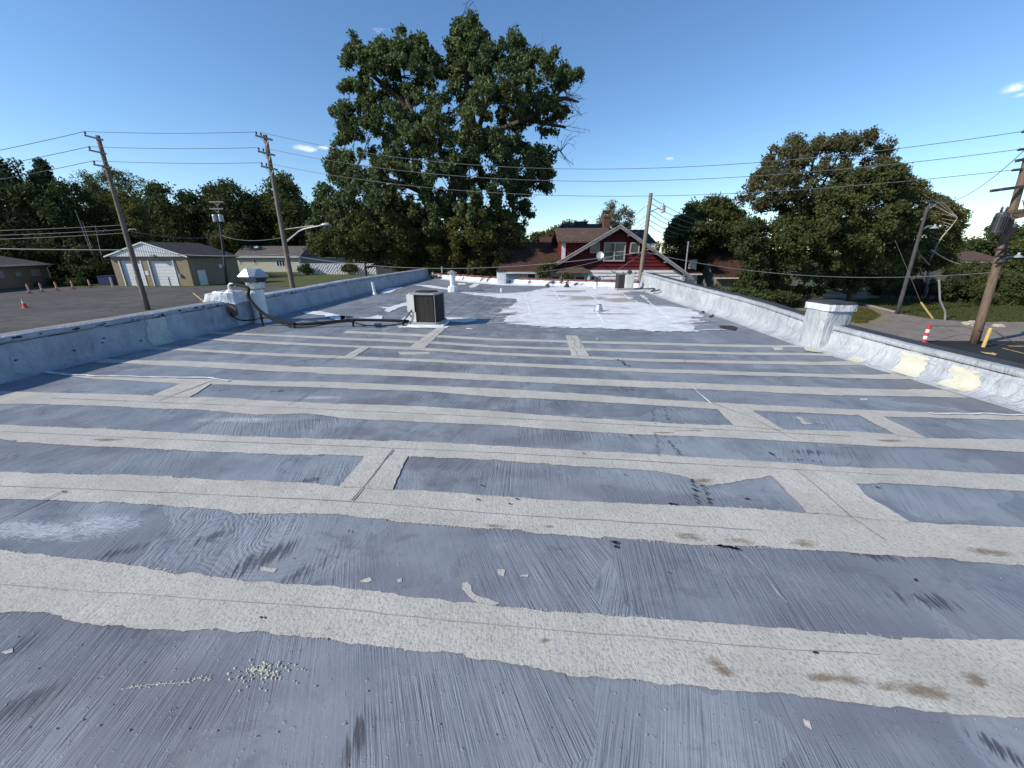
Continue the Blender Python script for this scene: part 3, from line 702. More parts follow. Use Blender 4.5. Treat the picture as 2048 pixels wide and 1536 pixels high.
# stray dabs of the same mastic
for i, q in enumerate([[(925,1167),(935,1164),(944,1172),(942,1183),(955,1192),(975,1198),(1000,1207),(990,1213),(950,1203),(932,1188),(924,1178)],
          [(720,1161),(738,1157),(745,1161),(735,1166),(722,1166)], [(795,1158),(806,1157),(804,1165),(794,1166)], [(995,1141),(1010,1140),(1008,1152),(998,1150)],
          [(1040,1150),(1056,1149),(1056,1154),(1040,1154)], [(1592,834),(1600,834),(1614,845),(1628,847),(1606,849)], [(797,704),(858,704),(862,709),(800,710)],
          [(520,1135),(555,1138),(548,1146),(524,1143)], [(6,1302),(28,1296),(26,1306),(8,1311)], [(1606,1440),(1618,1443),(1622,1456),(1612,1453)], [(1545,695),(1565,695),(1568,700),(1550,701)],
          [(1720,797),(1735,797),(1735,801),(1720,801)]]):
    patch('mastic_dab', q, 'stripe' if i < 9 else 'cream', .010, .02, i * 2.3, .003)

# ---- lap lines: thin cuts in the membrane
def cut(pts, w, mat, z, name='lap_line', jit=.004):
    W_ = [on(*p) for p in pts]; m = MB(); P_ = []
    for a, b in zip(W_[:-1], W_[1:]):
        n = max(1, int((b - a).length / .08)); P_ += [a.lerp(b, i / n) for i in range(n)]
    P_.append(W_[-1]); k = len(P_)
    for i, p in enumerate(P_):
        d = (P_[min(i + 1, k - 1)] - P_[max(i - 1, 0)]).normalized(); n = Vector((-d.y, d.x, 0))
        j = jit * 2 * mnoise.noise(Vector((p.x * 5, p.y * 5, w * 99))); ww = w / 2 * (.45 + .9 * abs(mnoise.noise(Vector((p.x * 3.3, p.y * 3.3, 2)))) * 1.6)
        a = p + n * (j - ww); b = p + n * (j + ww); m.v += [(a.x, a.y, z), (b.x, b.y, z)]
    m.f = [(2 * i, 2 * i + 2, 2 * i + 3, 2 * i + 1) for i in range(k - 1)]
    return mk(name, m, mat, roof)
cut([(-300,1150),(0,1170.5),(137,1181),(342,1195),(700,1222),(1000,1254),(1400,1285),(1554,1300),(1759,1312)], .006, 'lap', .0085)
cut([(-200,960),(0,973),(342,987),(700,1004),(1032,1031.6),(1400,1054.5),(1520,1063)], .007, 'lap', .0085)
cut([(0,864),(342,880),(680,893),(1000,907),(1400,930),(1800,952)], .007, 'lap', .0085)
cut([(100,797),(500,813),(900,831),(1300,853),(1700,874)], .008, 'lap', .0085)
cut([(513,667),(836,683),(1149,698.5)], .010, 'lap', .0085)
for a, b in (((787,901),(705,1003.5)), ((-60,1072),(135,981)), ((318,803),(427,762)), ((648,771),(577,812)), ((450,828),(380,862)), ((676,712),(626,736))):
    cut([a, b], .011, 'seam', .0125)
for a in ([(1589,940),(1650,990),(1700,1035),(1771,1083)], [(1384,777),(1425,808),(1500,835),(1589,881)], [(880,660),(862,676),(830,692)], [(730,697),(700,712)],
          [(1142,675),(1150,682),(1148,690),(1155,697)], [(1160,683),(1163,690),(1160,697)], [(1146,697),(1152,704),(1155,712)]):
    cut(a, .008, 'seam', .0125)
for q_ in ([(1415,1095),(1418,1115),(1432,1135),(1470,1175),(1492,1198)], [(1480,1105),(1530,1150),(1556,1185),(1575,1206)], [(1300,880),(1310,900)], [(240,1380),(300,1372),(380,1366)]):
    cut(q_, .0045, 'stripe', .003, 'coating_ridge')
cut([(1384,776),(1422,809)], .015, 'white', .013, 'white_scratch')
# lap joints of the far bare part: lines running away and lines across
yk = [9.1, 10.0, 10.9, 11.8, 12.8, 13.8, 14.8, 15.8, 16.8, 17.8]
def wcut(x0, y0, x1, y1, w=.012):
    m = MB(); n = max(2, int(math.hypot(x1 - x0, y1 - y0) / .3)); d = Vector((x1 - x0, y1 - y0, 0)).normalized(); nn = Vector((-d.y, d.x, 0))
    for i in range(n + 1):
        t = i / n; p = Vector((x0 + (x1 - x0) * t, y0 + (y1 - y0) * t, .004)) + nn * .02 * mnoise.noise(Vector((x0 + t * 9, y0, 1)))
        ww = w / 2 * (.5 + random.random()); a = p - nn * ww; b = p + nn * ww; m.v += [tuple(a), tuple(b)]
    m.f = [(2 * i, 2 * i + 2, 2 * i + 3, 2 * i + 1) for i in range(n)]
    mk('lap_line', m, 'seam', roof)
for px0, py0, px1, py1 in ((890,633,951,593), (943,639,985,596), (985,641,1008,610), (700,627,812,593), (760,625,830,590), (925,600,1000,566), (960,588,1040,566), (880,600,905,586),
                           (640,668,700,640), (560,650,640,625), (770,590,900,570)):
    a = on(px0, py0); b = on(px1, py1); wcut(a.x, a.y, b.x, b.y)
for i, y in enumerate(yk):
    wcut(-6.3 + (i % 3) * .5, y + .35, random.uniform(-1.5, 0), y + .05, .009)

# ---- cracks and pinholes where the black sheet shows
cr = MB()
def shard(px, py, L, w, ang):
    c = on(px, py); n = 7; pts = []
    for j in range(n):
        t = 2 * PI * j / n; k = random.uniform(.5, 1.25); x = math.cos(t) * L / 2 * k; y = math.sin(t) * w / 2 * k
        pts.append((c.x + x * math.cos(ang) - y * math.sin(ang), c.y + x * math.sin(ang) + y * math.cos(ang), .0135))
    cr.poly(pts)
for (x0, y0, x1, y1, n) in ((1312, 874, 1316, 912, 9), (1330, 874, 1358, 912, 12), (1384, 962, 1394, 1008, 12), (1406, 975, 1420, 1010, 10), (1338, 1010, 1352, 1012, 5),
                            (1436, 1094, 1478, 1101, 14), (1228, 1086, 1233, 1098, 5), (1240, 722, 1256, 734, 9), (1306, 815, 1308, 848, 8), (1325, 812, 1340, 846, 8), (1538, 906, 1546, 912, 4), (1560, 920, 1640, 925, 6),
                            (1082, 661, 1115, 667, 8), (1020, 1010, 1034, 1000, 2)):
    for i in range(n):
        t = i / max(1, n - 1) + random.uniform(-.05, .05)
        sc = abs(y0 + (y1 - y0) * t - 500) / 500
        shard(x0 + (x1 - x0) * t + random.uniform(-3, 3), y0 + (y1 - y0) * t + random.uniform(-1, 1), random.uniform(.018, .05) * (1.3 if y0 < 760 else 1), random.uniform(.008, .02) * (2.5 if y0 < 760 else 1), random.uniform(-.9, .6))
for _ in range(60):
    x = random.uniform(-6, 5.2); y = 1.0 + 8 * random.random() ** 1.4; c = Vector((x, y, 0)); n = 6; L = random.uniform(.006, .02); pts = []
    a = random.uniform(0, 3)
    for j in range(n):
        t = 2 * PI * j / n; k = random.uniform(.6, 1.2); u = math.cos(t) * L * k; v = math.sin(t) * L * .5 * k
        pts.append((x + u * math.cos(a) - v * math.sin(a), y + u * math.sin(a) + v * math.cos(a), .0135))
    cr.poly(pts)
mk('crack', cr, 'crack', roof, 'black specks and cracks in the coating', 'stuff')
patch('bare_patch', [(1438,652),(1462,652),(1475,656),(1472,662),(1455,659),(1440,656)], 'crack', .02, .04, 3, .012)
for q in ([(1402,625),(1408,617),(1411,618),(1408,627)], [(1417,634),(1428,628),(1427,633),(1420,636)]):
    patch('bare_patch', q, 'crack', .01, .04, 3, .014)

# ---- white coating patches at the far end
Z2 = lambda x, y: (680 + x * .390625, 540 + y * .390625)
patch('white_patch', [Z2(*p) for p in ((835,262),(860,272),(995,290),(1300,300),(1480,306),(1600,315),(1835,317),(1812,295),(1790,272),(1868,266),(1885,262),(1780,248),(1860,240),(1840,225),(1800,203),(1700,187),
      (1620,184),(1530,165),(1490,140),(1440,118),(1500,110),(1600,113),(1640,106),(1560,99),(1400,96),(1300,92),(1200,85),(1130,82),(1050,95),(960,112),(850,121),(740,120),(640,113),(600,114),(700,130),(800,142),(900,150),(905,165),
      (870,190),(830,205),(810,222),(870,224),(905,214),(900,228),(840,240))], 'rustwhite', .10, .06, 2.2, .010, 'large bright white patch of fresh coating with rusty streaks')
WP = [((205,113),(250,93),(325,90),(290,100),(258,118),(220,120)), ((185,190),(250,192),(290,180),(352,165),(358,180),(300,195),(250,218),(222,212),(240,200)),
      ((70,248),(150,245),(190,233),(222,240),(205,254),(150,252)), ((535,244),(690,248),(708,258),(640,272),(548,266)), ((285,284),(500,288),(575,290),(540,300),(300,297)),
      ((370,75),(470,80),(570,96),(560,104),(460,92)), ((600,68),(640,68),(645,76),(605,77)), ((660,85),(690,70),(715,74),(690,90),(665,92)), ((330,245),(362,232),(372,262),(300,266)),
      ((0,235),(28,238),(32,250),(0,256)), ((510,40),(640,44),(700,56),(560,56)), ((1540,132),(1552,132),(1582,152),(1572,152)), ((640,300),(690,305),(688,309),(642,304)),
      ((1310,355),(1320,355),(1322,362),(1312,362))]
BIG = [Z2(*p) for p in ((835,262),(995,290),(1300,300),(1600,315),(1835,317),(1790,272),(1885,262),(1780,248),(1840,225),(1700,187),(1620,184),(1530,165),(1440,118),(1500,110),(1560,99),(1300,92),(1130,82),(960,112),(850,121),(640,113),(700,130),(905,165),(870,190),(810,222),(900,228))]
sv = MB(); random.seed(77)
def sliver(mb_, x, y, L, w, z):
    n_ = 10; top_ = []; bt_ = []
    for j in range(n_ + 1):
        t = j / n_; h_ = w * math.sin(PI * min(1, max(.02, t))) ** .5 * (.5 + .9 * random.random())
        top_.append((x + L * (t - .5), y + h_ / 2, z)); bt_.append((x + L * (t - .5), y - h_ / 2, z))
    mb_.poly(top_ + bt_[::-1])
for i in range(230):
    a = random.randrange(len(BIG)); p0_, p1_ = on(*BIG[a]), on(*BIG[(a + 1) % len(BIG)]); t = random.random(); p = p0_.lerp(p1_, t)
    sliver(sv, p.x + random.gauss(0, .22), p.y + random.gauss(0, .10), random.uniform(.12, .75), random.uniform(.015, .07), .0165)
mk('brush_streak', sv, 'white', roof, 'feathered white strokes round the large patch', 'stuff')
bs = MB()
for i in range(26):
    q_ = on(random.uniform(1085, 1340), random.uniform(578, 630)); sliver(bs, q_.x, q_.y, random.uniform(.15, .9), random.uniform(.015, .05), .0185)
mk('rust_streak', bs, simple('rusty_film', (.36, .27, .19), .8, 0, .3, 4), roof, None, 'stuff')
for q_ in ([(1100,570),(1120,600)], [(1160,568),(1190,598),(1215,625)], [(1225,570),(1260,600)], [(1050,590),(1062,628)], [(1280,590),(1340,640)], [(1190,620),(1210,650)]):
    cut(q_, .05, simple('bright_caulk', (.86, .87, .88), .5, 0, .03), .0175, 'white_caulk_line', .03)
for i, q in enumerate(WP): patch('white_patch', [Z2(*p) for p in q], 'white', .05, .04, i * 1.7, .014)
for i, q in enumerate([[(605,624),(640,623),(690,633),(693,639),(680,643),(668,640),(650,632),(610,628)]]): patch('white_patch', q, 'white', .04, .04, 40 + i, .014)
patch('white_patch', [(885,552),(1000,567),(1100,570),(1275,576),(1275,580),(1180,578),(1100,573),(1000,571),(940,566),(880,559)], 'white', .12, .06, 9, .012)
cut([(-40,712),(8,714),(30,733),(60,742),(130,751),(280,755),(427,757.5)], .05, 'white', .016, 'white_caulk_line', .02)
cut([(400,757),(460,763)], .045, 'white', .019, 'white_caulk_line', .02)
cut([(1855,828),(1950,829),(2090,833)], .045, 'white', .016, 'white_caulk_line', .02)
cut([(1590,840),(1648,850)], .02, 'stripe', .016, 'white_caulk_line', .01)
# mastic squeezed onto the foot of the right pillar
patch('coating_patch', [(1608,696),(1640,700),(1668,690),(1672,682),(1664,700),(1640,707),(1612,703)], 'cream', .03, .03, 6, .016)

# ---- lumps and drips of coating near the camera (relief)
lm = MB()
for _ in range(320):
    y = .9 + 5.5 * random.random() ** 1.5; x = random.uniform(-1.25, 1.15) * (y + .8)
    if not -6.3 < x < 5.3: continue
    r_ = random.uniform(.0015, .0035); blob(lm, (x, y, .0), r_ * random.uniform(1, 3), r_ * random.uniform(.8, 1.6), r_ * .9 + .003, random.random() * 50, 6)
mk('coating_lump', lm, M['roof'], roof, None, 'stuff')
ls = MB()
c0 = on(530, 1345)
for _ in range(130):
    x = c0.x + random.gauss(0, .065); y = c0.y + random.gauss(0, .024); r_ = random.uniform(.0015, .0045)
    blob(ls, (x, y, 0), r_ * random.uniform(1, 2), r_ * random.uniform(.8, 1.5), r_ + .003, random.random() * 50, 6)
for _ in range(26):
    t = random.random(); blob(ls, (c0.x - .075 + t * .10, c0.y + .012 - .006 * t + random.gauss(0, .002), 0), .006, .004, .009, random.random() * 50, 6)
for _ in range(40):
    t = random.random(); p = on(240 + 190 * t, 1378 - 22 * t); blob(ls, (p.x + random.gauss(0, .01), p.y + random.gauss(0, .006), 0), .005, .003, .005, random.random() * 50, 6)
for _ in range(0):
    y = .95 + 3.5 * random.random(); x = random.uniform(-1.2, 1.15) * (y + .6); blob(ls, (x, y, 0), random.uniform(.002, .005), random.uniform(.002, .004), .013, random.random() * 50, 6)
mk('paint_splatter', ls, 'cream', roof, 'cream paint splatter', 'stuff')

# ---- rear wall of the roof: low white-coated kerb under terracotta coping tiles
rw = MB()
BKs = []
for (x0, y0), (x1, y1) in zip(BK[:-1], BK[1:]):
    n = max(2, int(math.hypot(x1 - x0, y1 - y0) / .15))
    BKs += [(x0 + (x1 - x0) * i / n, y0 + (y1 - y0) * i / n) for i in range(n)]
BKs.append(BK[-1])
def rear(u, k):
    i = int(u); x, y = BKs[i]; j = mnoise.noise(Vector((x * 3, k * 1.0, 0))) * .03
    prof = [(-.10, .004), (0, .04), (.05, .17), (.06, .24), (.2, .25), (.34, .25), (.34, G)]
    a, b = prof[k]; return (x - a * -.35, y + a + j * (k < 3), b + (j if 0 < k < 5 else 0))
mk('rear_kerb', grid(rear, range(len(BKs)), range(7)), make_flash_mat('white_rear_kerb', (.46, .48, .50), (.72, .73, .75), .9), bld, 'low rear kerb of the roof with flaking white coating')
fk = MB()
for i in range(22):
    u = random.choice(BKs); x, y = u
    sliver(fk, x, y - .012, random.uniform(.05, .3), random.uniform(.03, .10), random.uniform(.02, .03))
for v_i in range(len(fk.v)):
    x, y, z = fk.v[v_i]; yb = float(np.interp(x, [b[0] for b in BK], [b[1] for b in BK])); dy_ = y - (yb - .012)
    fk.v[v_i] = (x, yb - .03 + .02 * (v_i % 2) * 0, .12 + dy_ * 1.2 + (int(x * 1.3) % 4) * .025)
mk('bare_patch', fk, 'crack', bld, 'black bare spots along the flaking rear kerb', 'stuff')
tl = MB(); 
def tile_mesh(L):
    m = MB(); n = 8
    for k_, (x, r_) in enumerate(((0, .125), (L * .86, .115), (L * .86, .14), (L, .14))):
        for j in range(n + 1):
            t = PI * j / n; m.v.append((x, math.cos(t) * r_ * 1.35, math.sin(t) * r_ * .8))
    for i in range(3):
        for j in range(n): m.f.append((i * 9 + j, (i + 1) * 9 + j, (i + 1) * 9 + j + 1, i * 9 + j + 1))
    m.f += [tuple(range(0, 9)), tuple(range(27, 36))[::-1]]
    return m
TLn = .62
tm = bpy.data.meshes.new('coping_tile'); t_ = tile_mesh(TLn - .02); tm.from_pydata(t_.v, [], t_.f); tm.materials.append(M['terracotta']); tm.update()
dist = 0
for (x0, y0), (x1, y1) in zip(BK[:-1], BK[1:]):
    L = math.hypot(x1 - x0, y1 - y0); n = int(L / TLn); a = math.atan2(y1 - y0, x1 - x0)
    for i in range(n):
        t = (i + .02) / n
        x = x0 + (x1 - x0) * t; y = y0 + (y1 - y0) * t
        if random.random() < .06: continue
        if -1.15 < x < -.1: continue
        o = link('coping_tile', tm, None, bld); o.location = (x + .07, y + .24, .24 + random.uniform(-.01, .015)); o.rotation_euler = (random.uniform(-.05, .05), 0, a + random.uniform(-.02, .02))
# small white block chimney at the rear
def wrapbox(c, dx, dy, z0, z1, taper=1.0, seg=8, amp=.02, seed=0.0, rz=0.0):
    """membrane wrapped box with rounded uneven sides"""
    m = MB(); n = 24; lev = [z0 + (z1 - z0) * i / seg for i in range(seg + 1)]
    for i, z in enumerate(lev):
        k = 1 + (taper - 1) * i / seg
        for j in range(n):
            t = 2 * PI * j / n + PI / 4
            ct, st_ = math.cos(t), math.sin(t); q = 1 / max(abs(ct), abs(st_)); q = min(q, 1.33)
            x = ct * q * dx / 2 * k; y = st_ * q * dy / 2 * k
            w = 1 + amp * 3 * mnoise.noise(Vector((ct * 2 + seed, st_ * 2, z * 5)))
            x *= w; y *= w
            m.v.append((c[0] + x * math.cos(rz) - y * math.sin(rz), c[1] + x * math.sin(rz) + y * math.cos(rz), z + amp * mnoise.noise(Vector((ct * 3, st_ * 3, z + seed)))))
    for i in range(seg):
        for j in range(n):
            q = (j + 1) % n; m.f.append((i * n + j, i * n + q, (i + 1) * n + q, (i + 1) * n + j))
    m.f.append(tuple(seg * n + j for j in range(n)))
    return m
c = on(1003, 568)
ch = mk('chimney', wrapbox((c.x, c.y + .2), .52, .5, 0, .66, 1.0, 7, .012, 3), make_white_mat('white_painted_block', (.66, .67, .68), dirt=.3), bld, 'small white painted block chimney on the rear edge of the roof')
mk('cap', wrapbox((c.x, c.y + .2), .60, .58, .66, .74, .95, 2, .02, 4), 'crack', ch)
# ---- right pillar standing against the parapet
pc = (5.72, 7.0)
pl = MB(); n = 2
pil = mk('chimney', wrapbox(pc, .47, .52, 0, .70, 1.0, 12, .012, 11, .03), 'flashR', bld, 'tall square silver pillar with black topped cap built against the right parapet')
def sqbox(c, dx, dy, z0, z1, amp=.01, seed=0, rz=0):
    return wrapbox(c, dx, dy, z0, z1, 1.0, 4, amp, seed, rz)
capm = MB(); capm.box((pc[0] + .01, pc[1], .755), (.74, .80, .12), .03)
mk('cap', sqbox((pc[0] + .01, pc[1]), .53, .58, .69, .80, .008, 2, .03), make_flash_mat('silver_cap', (.5, .52, .55), (.66, .68, .7), .3), pil)
mk('cap_top', wrapbox((pc[0] + .01, pc[1]), .52, .57, .80, .835, .9, 3, .01, 5, .03), 'black', pil)
# ---- left membrane-wrapped box in the parapet line
lc = (-6.84, 9.5)
lbx = mk('chimney', wrapbox(lc, .66, .70, 0, .60, .84, 12, .03, 21), M['flashL'], bld, 'lumpy silver wrapped box in the left parapet with a brown opening')
mk('cap', wrapbox((lc[0] - .02, lc[1]), .80, .78, .53, .76, .88, 8, .045, 8), make_flash_mat('pale_lumpy_cap', (.40, .43, .48), (.60, .63, .67), .5), lbx)
mk('lid', wrapbox((lc[0] + .03, lc[1] - .02), .50, .50, .765, .79, .96, 2, .012, 9), 'galv', lbx)
hp = on(468, 618, .30); hp = Vector((lc[0] + .27, lc[1] - .36, .36))
hb = MB(); q = []
for j in range(6):
    t = 2 * PI * j / 6 + .5; k_ = random.uniform(.85, 1.15); q.append((hp.x + math.cos(t) * .125 * k_, hp.y - .02, hp.z + math.sin(t) * .15 * k_))
hb.prism(q, (0, -.05, 0)); mk('opening_cover', hb, simple('rusted_brown_plate', (.12, .085, .08), .9), lbx)

# ------------------------------------------------------------------ things on the roof
# big air conditioner
ac = Vector((-2.04, 9.42, 0)); rzA = R(-9)
acu = thing('air_conditioner', 'beige and dark air conditioner unit standing mid-roof with a hose running to it', 'air conditioner', ac)
def acp(x, y, z=0):
    return (ac.x + x * math.cos(rzA) - y * math.sin(rzA), ac.y + x * math.sin(rzA) + y * math.cos(rzA), z)
def rr(hx, hy, r, n=5):
    out = []
    for cx, cy, a0 in ((hx - r, hy - r, 0), (-hx + r, hy - r, 90), (-hx + r, -hy + r, 180), (hx - r, -hy + r, 270)):
        for i in range(n + 1):
            a = R(a0 + 90 * i / n); out.append((cx + r * math.cos(a), cy + r * math.sin(a)))
    return out
hx, hy = .345, .34; z0, z1 = .09, .74
def ring_solid(poly, za, zb):
    m = MB(); return m.prism([acp(x, y, za) for x, y in poly], (0, 0, zb - za))
mk('base_pan', ring_solid(rr(hx + .02, hy + .02, .08), .045, .10), 'actop', acu)
mk('coil', ring_solid(rr(hx - .03, hy - .03, .09), .10, .735), 'coil', acu)
mk('top_cover', ring_solid(rr(hx + .01, hy + .01, .09), .735, .775), 'actop', acu)
# corner control panel (left front) and its lower post
mk('control_panel', ring_solid([(-hx - .03, -hy - .01), (-hx + .15, -hy - .02), (-hx + .15, -hy + .08), (-hx - .03, -hy + .22)], .34, .735), 'acbeige', acu)
mk('corner_post', ring_solid([(-hx + .02, -hy), (-hx + .17, -hy - .01), (-hx + .17, -hy + .05), (-hx + .02, -hy + .14)], .10, .34), 'acbeige', acu)
g = MB()
for z in np.linspace(.13, .71, 22):
    pts = [acp(x, y, z) for x, y in rr(hx - .004, hy - .004, .09, 4)]; g.tube(pts + [pts[0]], .0042, 4, False)
mk('guard_grille', g, 'wireg', acu, None, 'stuff')
for x in (-.13, -.02, .09, .20): mk('grille_bar', MB().bar(acp(x, -hy - .002, .10), acp(x, -hy - .002, .735), .010, .008, (1, 0, 0)), 'wireg', acu)
mk('grille_bar', MB().bar(acp(hx - .05, -hy + .015, .10), acp(hx - .05, -hy + .015, .735), .028, .012, (1, 0, 0)), 'actop', acu)
for y in (-.15, 0, .15): mk('grille_bar', MB().bar(acp(hx + .002, y, .10), acp(hx + .002, y, .735), .010, .008, (0, 1, 0)), 'wireg', acu)
fg = MB(); cc = acp(0, 0, .845)
fg.lathe((cc[0], cc[1], .778), [(.27, 0), (.27, .006)], 24)
mk('fan_opening', fg, 'coil', acu)
fg = MB()
for r_ in (.06, .10, .14, .18, .22, .26):
    pts = [(cc[0] + r_ * math.cos(2 * PI * j / 24), cc[1] + r_ * math.sin(2 * PI * j / 24), .79) for j in range(25)]; fg.tube(pts, .0035, 4, False)
for j in range(8): fg.bar((cc[0], cc[1], .79), (cc[0] + .27 * math.cos(j * PI / 4), cc[1] + .27 * math.sin(j * PI / 4), .788), .006, .006)
mk('fan_guard', fg, 'wireg', acu)
mk('mounting_pad', wrapbox(acp(0, 0), .92, .9, .016, .05, .97, 2, .01, 5), 'white', acu)
mk('warning_label', MB().box(acp(-hx + .03, -hy - .018, .25), (.004, .05, .07), rzA), 'whitepaint', acu)
# conduit from control panel down to the bundle
def smooth(pts, n=8):
    P_ = [Vector(p) for p in pts]; P_ = [P_[0]] + P_ + [P_[-1]]; out = []
    for i in range(1, len(P_) - 2):
        a, b, c_, d = P_[i - 1:i + 3]
        for j in range(n):
            t = j / n; out.append(.5 * ((2 * b) + (c_ - a) * t + (2 * a - 5 * b + 4 * c_ - d) * t * t + (3 * b - a - 3 * c_ + d) * t ** 3))
    out.append(P_[-2]); return out
mk('conduit', MB().tube(smooth([acp(-hx + .08, -hy - .01, .39), acp(-hx + .03, -hy - .05, .30), acp(-hx - .1, -hy - .08, .16), acp(-hx - .25, -hy - .1, .10)]), .013, 6), 'hose', acu, None, None, True)
# second unit at the far right, with its lines
p2 = on(1248, 580)
ac2 = thing('air_conditioner', 'small cream and dark air conditioner at the far end of the right parapet', 'air conditioner', p2)
mk('coil', MB().box((p2.x - .19, p2.y + .05, .40), (.34, .42, .62), .1), 'coil', ac2)
mk('housing', wrapbox((p2.x + .17, p2.y), .42, .42, .10, .70, 1.0, 3, .004, 1), 'acbeige', ac2)
mk('base_pan', MB().box((p2.x, p2.y, .06), (.82, .5, .06)), 'actop', ac2)
mk('fan_motor', MB().lathe((p2.x + .22, p2.y + .1, .70), [(.05, 0), (.05, .05), (.10, .06), (.12, .12), (.08, .18), (.03, .2)], 12), 'coil', ac2)
for dx in (-.12, .45): mk('lifting_hook', MB().tube(smooth([(p2.x + dx, p2.y, .68), (p2.x + dx, p2.y, .78), (p2.x + dx + .03, p2.y, .82), (p2.x + dx + .05, p2.y, .735)], 4), .012, 5), 'coil', ac2)
h2 = on(1310, 583)
lines = smooth([(p2.x + .35, p2.y - .1, .08), (p2.x + .7, p2.y - .5, .10), (p2.x + .85, p2.y - 1.6, .20), (fR(16.5) - .25, 16.6, .12), (fR(16) - .12, 15.9, .25)])
solo('refrigerant_line', MB().tube(lines, .025, 6), 'hose', 'thin dark refrigerant line from the small far unit to the right parapet', 'pipe', (p2.x + .5, p2.y - .3, 0), None, True)
s3 = on(1300, 583); solo('roof_clutter', MB().lathe((s3.x, s3.y, 0), [(.14, 0), (.12, .08), (.06, .12), (.06, .2), (.1, .21), (.08, .25)], 10), 'galv', 'little grey pipe boot beside the right parapet near the far unit', 'pipe boot', (s3.x, s3.y, 0))

# mushroom-headed exhaust vent
ve = Vector((-6.32, 9.75, 0))
vt = thing('exhaust_vent', 'tall white exhaust vent pipe with a faceted metal hood beside the left parapet', 'roof vent', ve)
mk('pipe', MB().lathe((ve.x, ve.y, 0), [(.20, 0), (.19, .02), (.155, .04), (.152, .30), (.157, .31), (.152, .32), (.152, .84)], 20), 'whitepaint', vt, None, None, False)
mk('collar', MB().lathe((ve.x, ve.y, .80), [(.16, 0), (.205, .03), (.205, .19), (.17, .20)], 8, PI / 8), 'galv', vt)
hd = MB(); z = .93
L0 = [(ve.x + dx, ve.y + dy) for dx, dy in ((-.17, -.17), (.17, -.17), (.17, .17), (-.17, .17))]
mid = [(ve.x + dx * 1.0, ve.y + dy) for dx, dy in ((-.33, -.06), (-.06, -.33), (.06, -.33), (.33, -.06), (.33, .06), (.06, .33), (-.06, .33), (-.33, .06))]
vs = [(x, y, z) for x, y in ((ve.x - .16, ve.y - .08), (ve.x - .08, ve.y - .16), (ve.x + .08, ve.y - .16), (ve.x + .16, ve.y - .08), (ve.x + .16, ve.y + .08), (ve.x + .08, ve.y + .16), (ve.x - .08, ve.y + .16), (ve.x - .16, ve.y + .08))]
vs += [(x, y, z + .19) for x, y in mid]
vs += [(x, y, z + .36) for x, y in ((ve.x - .15, ve.y - .10), (ve.x - .10, ve.y - .15), (ve.x + .10, ve.y - .15), (ve.x + .15, ve.y - .10), (ve.x + .15, ve.y + .10), (ve.x + .10, ve.y + .15), (ve.x - .10, ve.y + .15), (ve.x - .15, ve.y + .10))]
fs = []
for i in range(8):
    q = (i + 1) % 8; fs += [(i, q, 8 + q, 8 + i), (8 + i, 8 + q, 16 + q, 16 + i)]
fs.append(tuple(range(16, 24)))
rzv = R(25)
vs = [(ve.x + (x - ve.x) * math.cos(rzv) - (y - ve.y) * math.sin(rzv), ve.y + (x - ve.x) * math.sin(rzv) + (y - ve.y) * math.cos(rzv), z_) for x, y, z_ in vs]
hd.add(vs, fs); mk('hood', hd, 'galv', vt)
for i in range(0, 8, 2):   # dark outlets below each wing
    a = Vector(vs[8 + i]); b = Vector(vs[8 + (i + 1) % 8]); m_ = (a + b) / 2; 
    i0 = Vector(vs[i]); i1 = Vector(vs[(i + 1) % 8]); nrm = Vector((m_.x - ve.x, m_.y - ve.y, -.1)).normalized() * .004
    mk('outlet', MB().add([i0.lerp(a, .25) + nrm, i1.lerp(b, .25) + nrm, i1.lerp(b, .85) + nrm, i0.lerp(a, .85) + nrm], [(0, 1, 2, 3)]), 'coil', vt)
# hose bundle from the left box, over the cove, along the roof to the unit
lt = Vector((lc[0] + .08, lc[1] - .05, .80))
hook = thing('pipe_hood', 'white gooseneck pipe on the lid of the left wrapped box', 'gooseneck', lt)
mk('gooseneck', MB().tube(smooth([lt, lt + Vector((0, 0, .10)), lt + Vector((.04, 0, .15)), lt + Vector((.12, -.01, .14)), lt + Vector((.18, -.02, .10))]), .03, 8), 'whitepaint', hook, None, None, True)
mk('flange', MB().lathe(lt - Vector((0, 0, .02)), [(.10, 0), (.09, .02), (.04, .05)], 12), 'whitepaint', hook)
hpts = [(lt.x + .05, lt.y, .93), (lt.x + .3, lt.y - .06, .93), (lt.x + .55, lt.y - .15, .86), (-6.22, 9.25, .66), (-6.0, 9.15, .42), (-5.75, 9.08, .25), (-5.3, 8.95, .12), (-4.9, 8.9, .085), (-4.4, 9.0, .11), (-3.9, 9.1, .15), (-3.4, 9.12, .15), (-2.9, 9.1, .14), (-2.45, 9.12, .12)]
solo('hose', MB().tube(smooth(hpts, 10), [.036] * (len(smooth(hpts, 10)))), 'hose', 'thick black insulated hose sweeping from the left box down to the large air conditioner', 'hose', (lt.x, lt.y, .8), None, True)
h3 = [(hp.x, hp.y - .08, .33), (hp.x + .06, hp.y - .15, .24), (hp.x + .3, hp.y - .2, .17), (-6.2, 9.2, .14), (-5.9, 9.1, .2), (-5.6, 9.02, .19), (-5.2, 8.85, .06), (-4.7, 8.82, .045), (-4.2, 8.95, .10), (-3.8, 9.03, .12), (-3.5, 8.98, .06), (-3.1, 8.95, .04), (-2.75, 9.0, .06), (-2.45, 9.1, .1)]
solo('cable', MB().tube(smooth(h3, 10), .015, 6), 'hose', 'thinner black cable drooping beside the thick hose from the brown cover', 'cable', (hp.x, hp.y, .3), None, True)
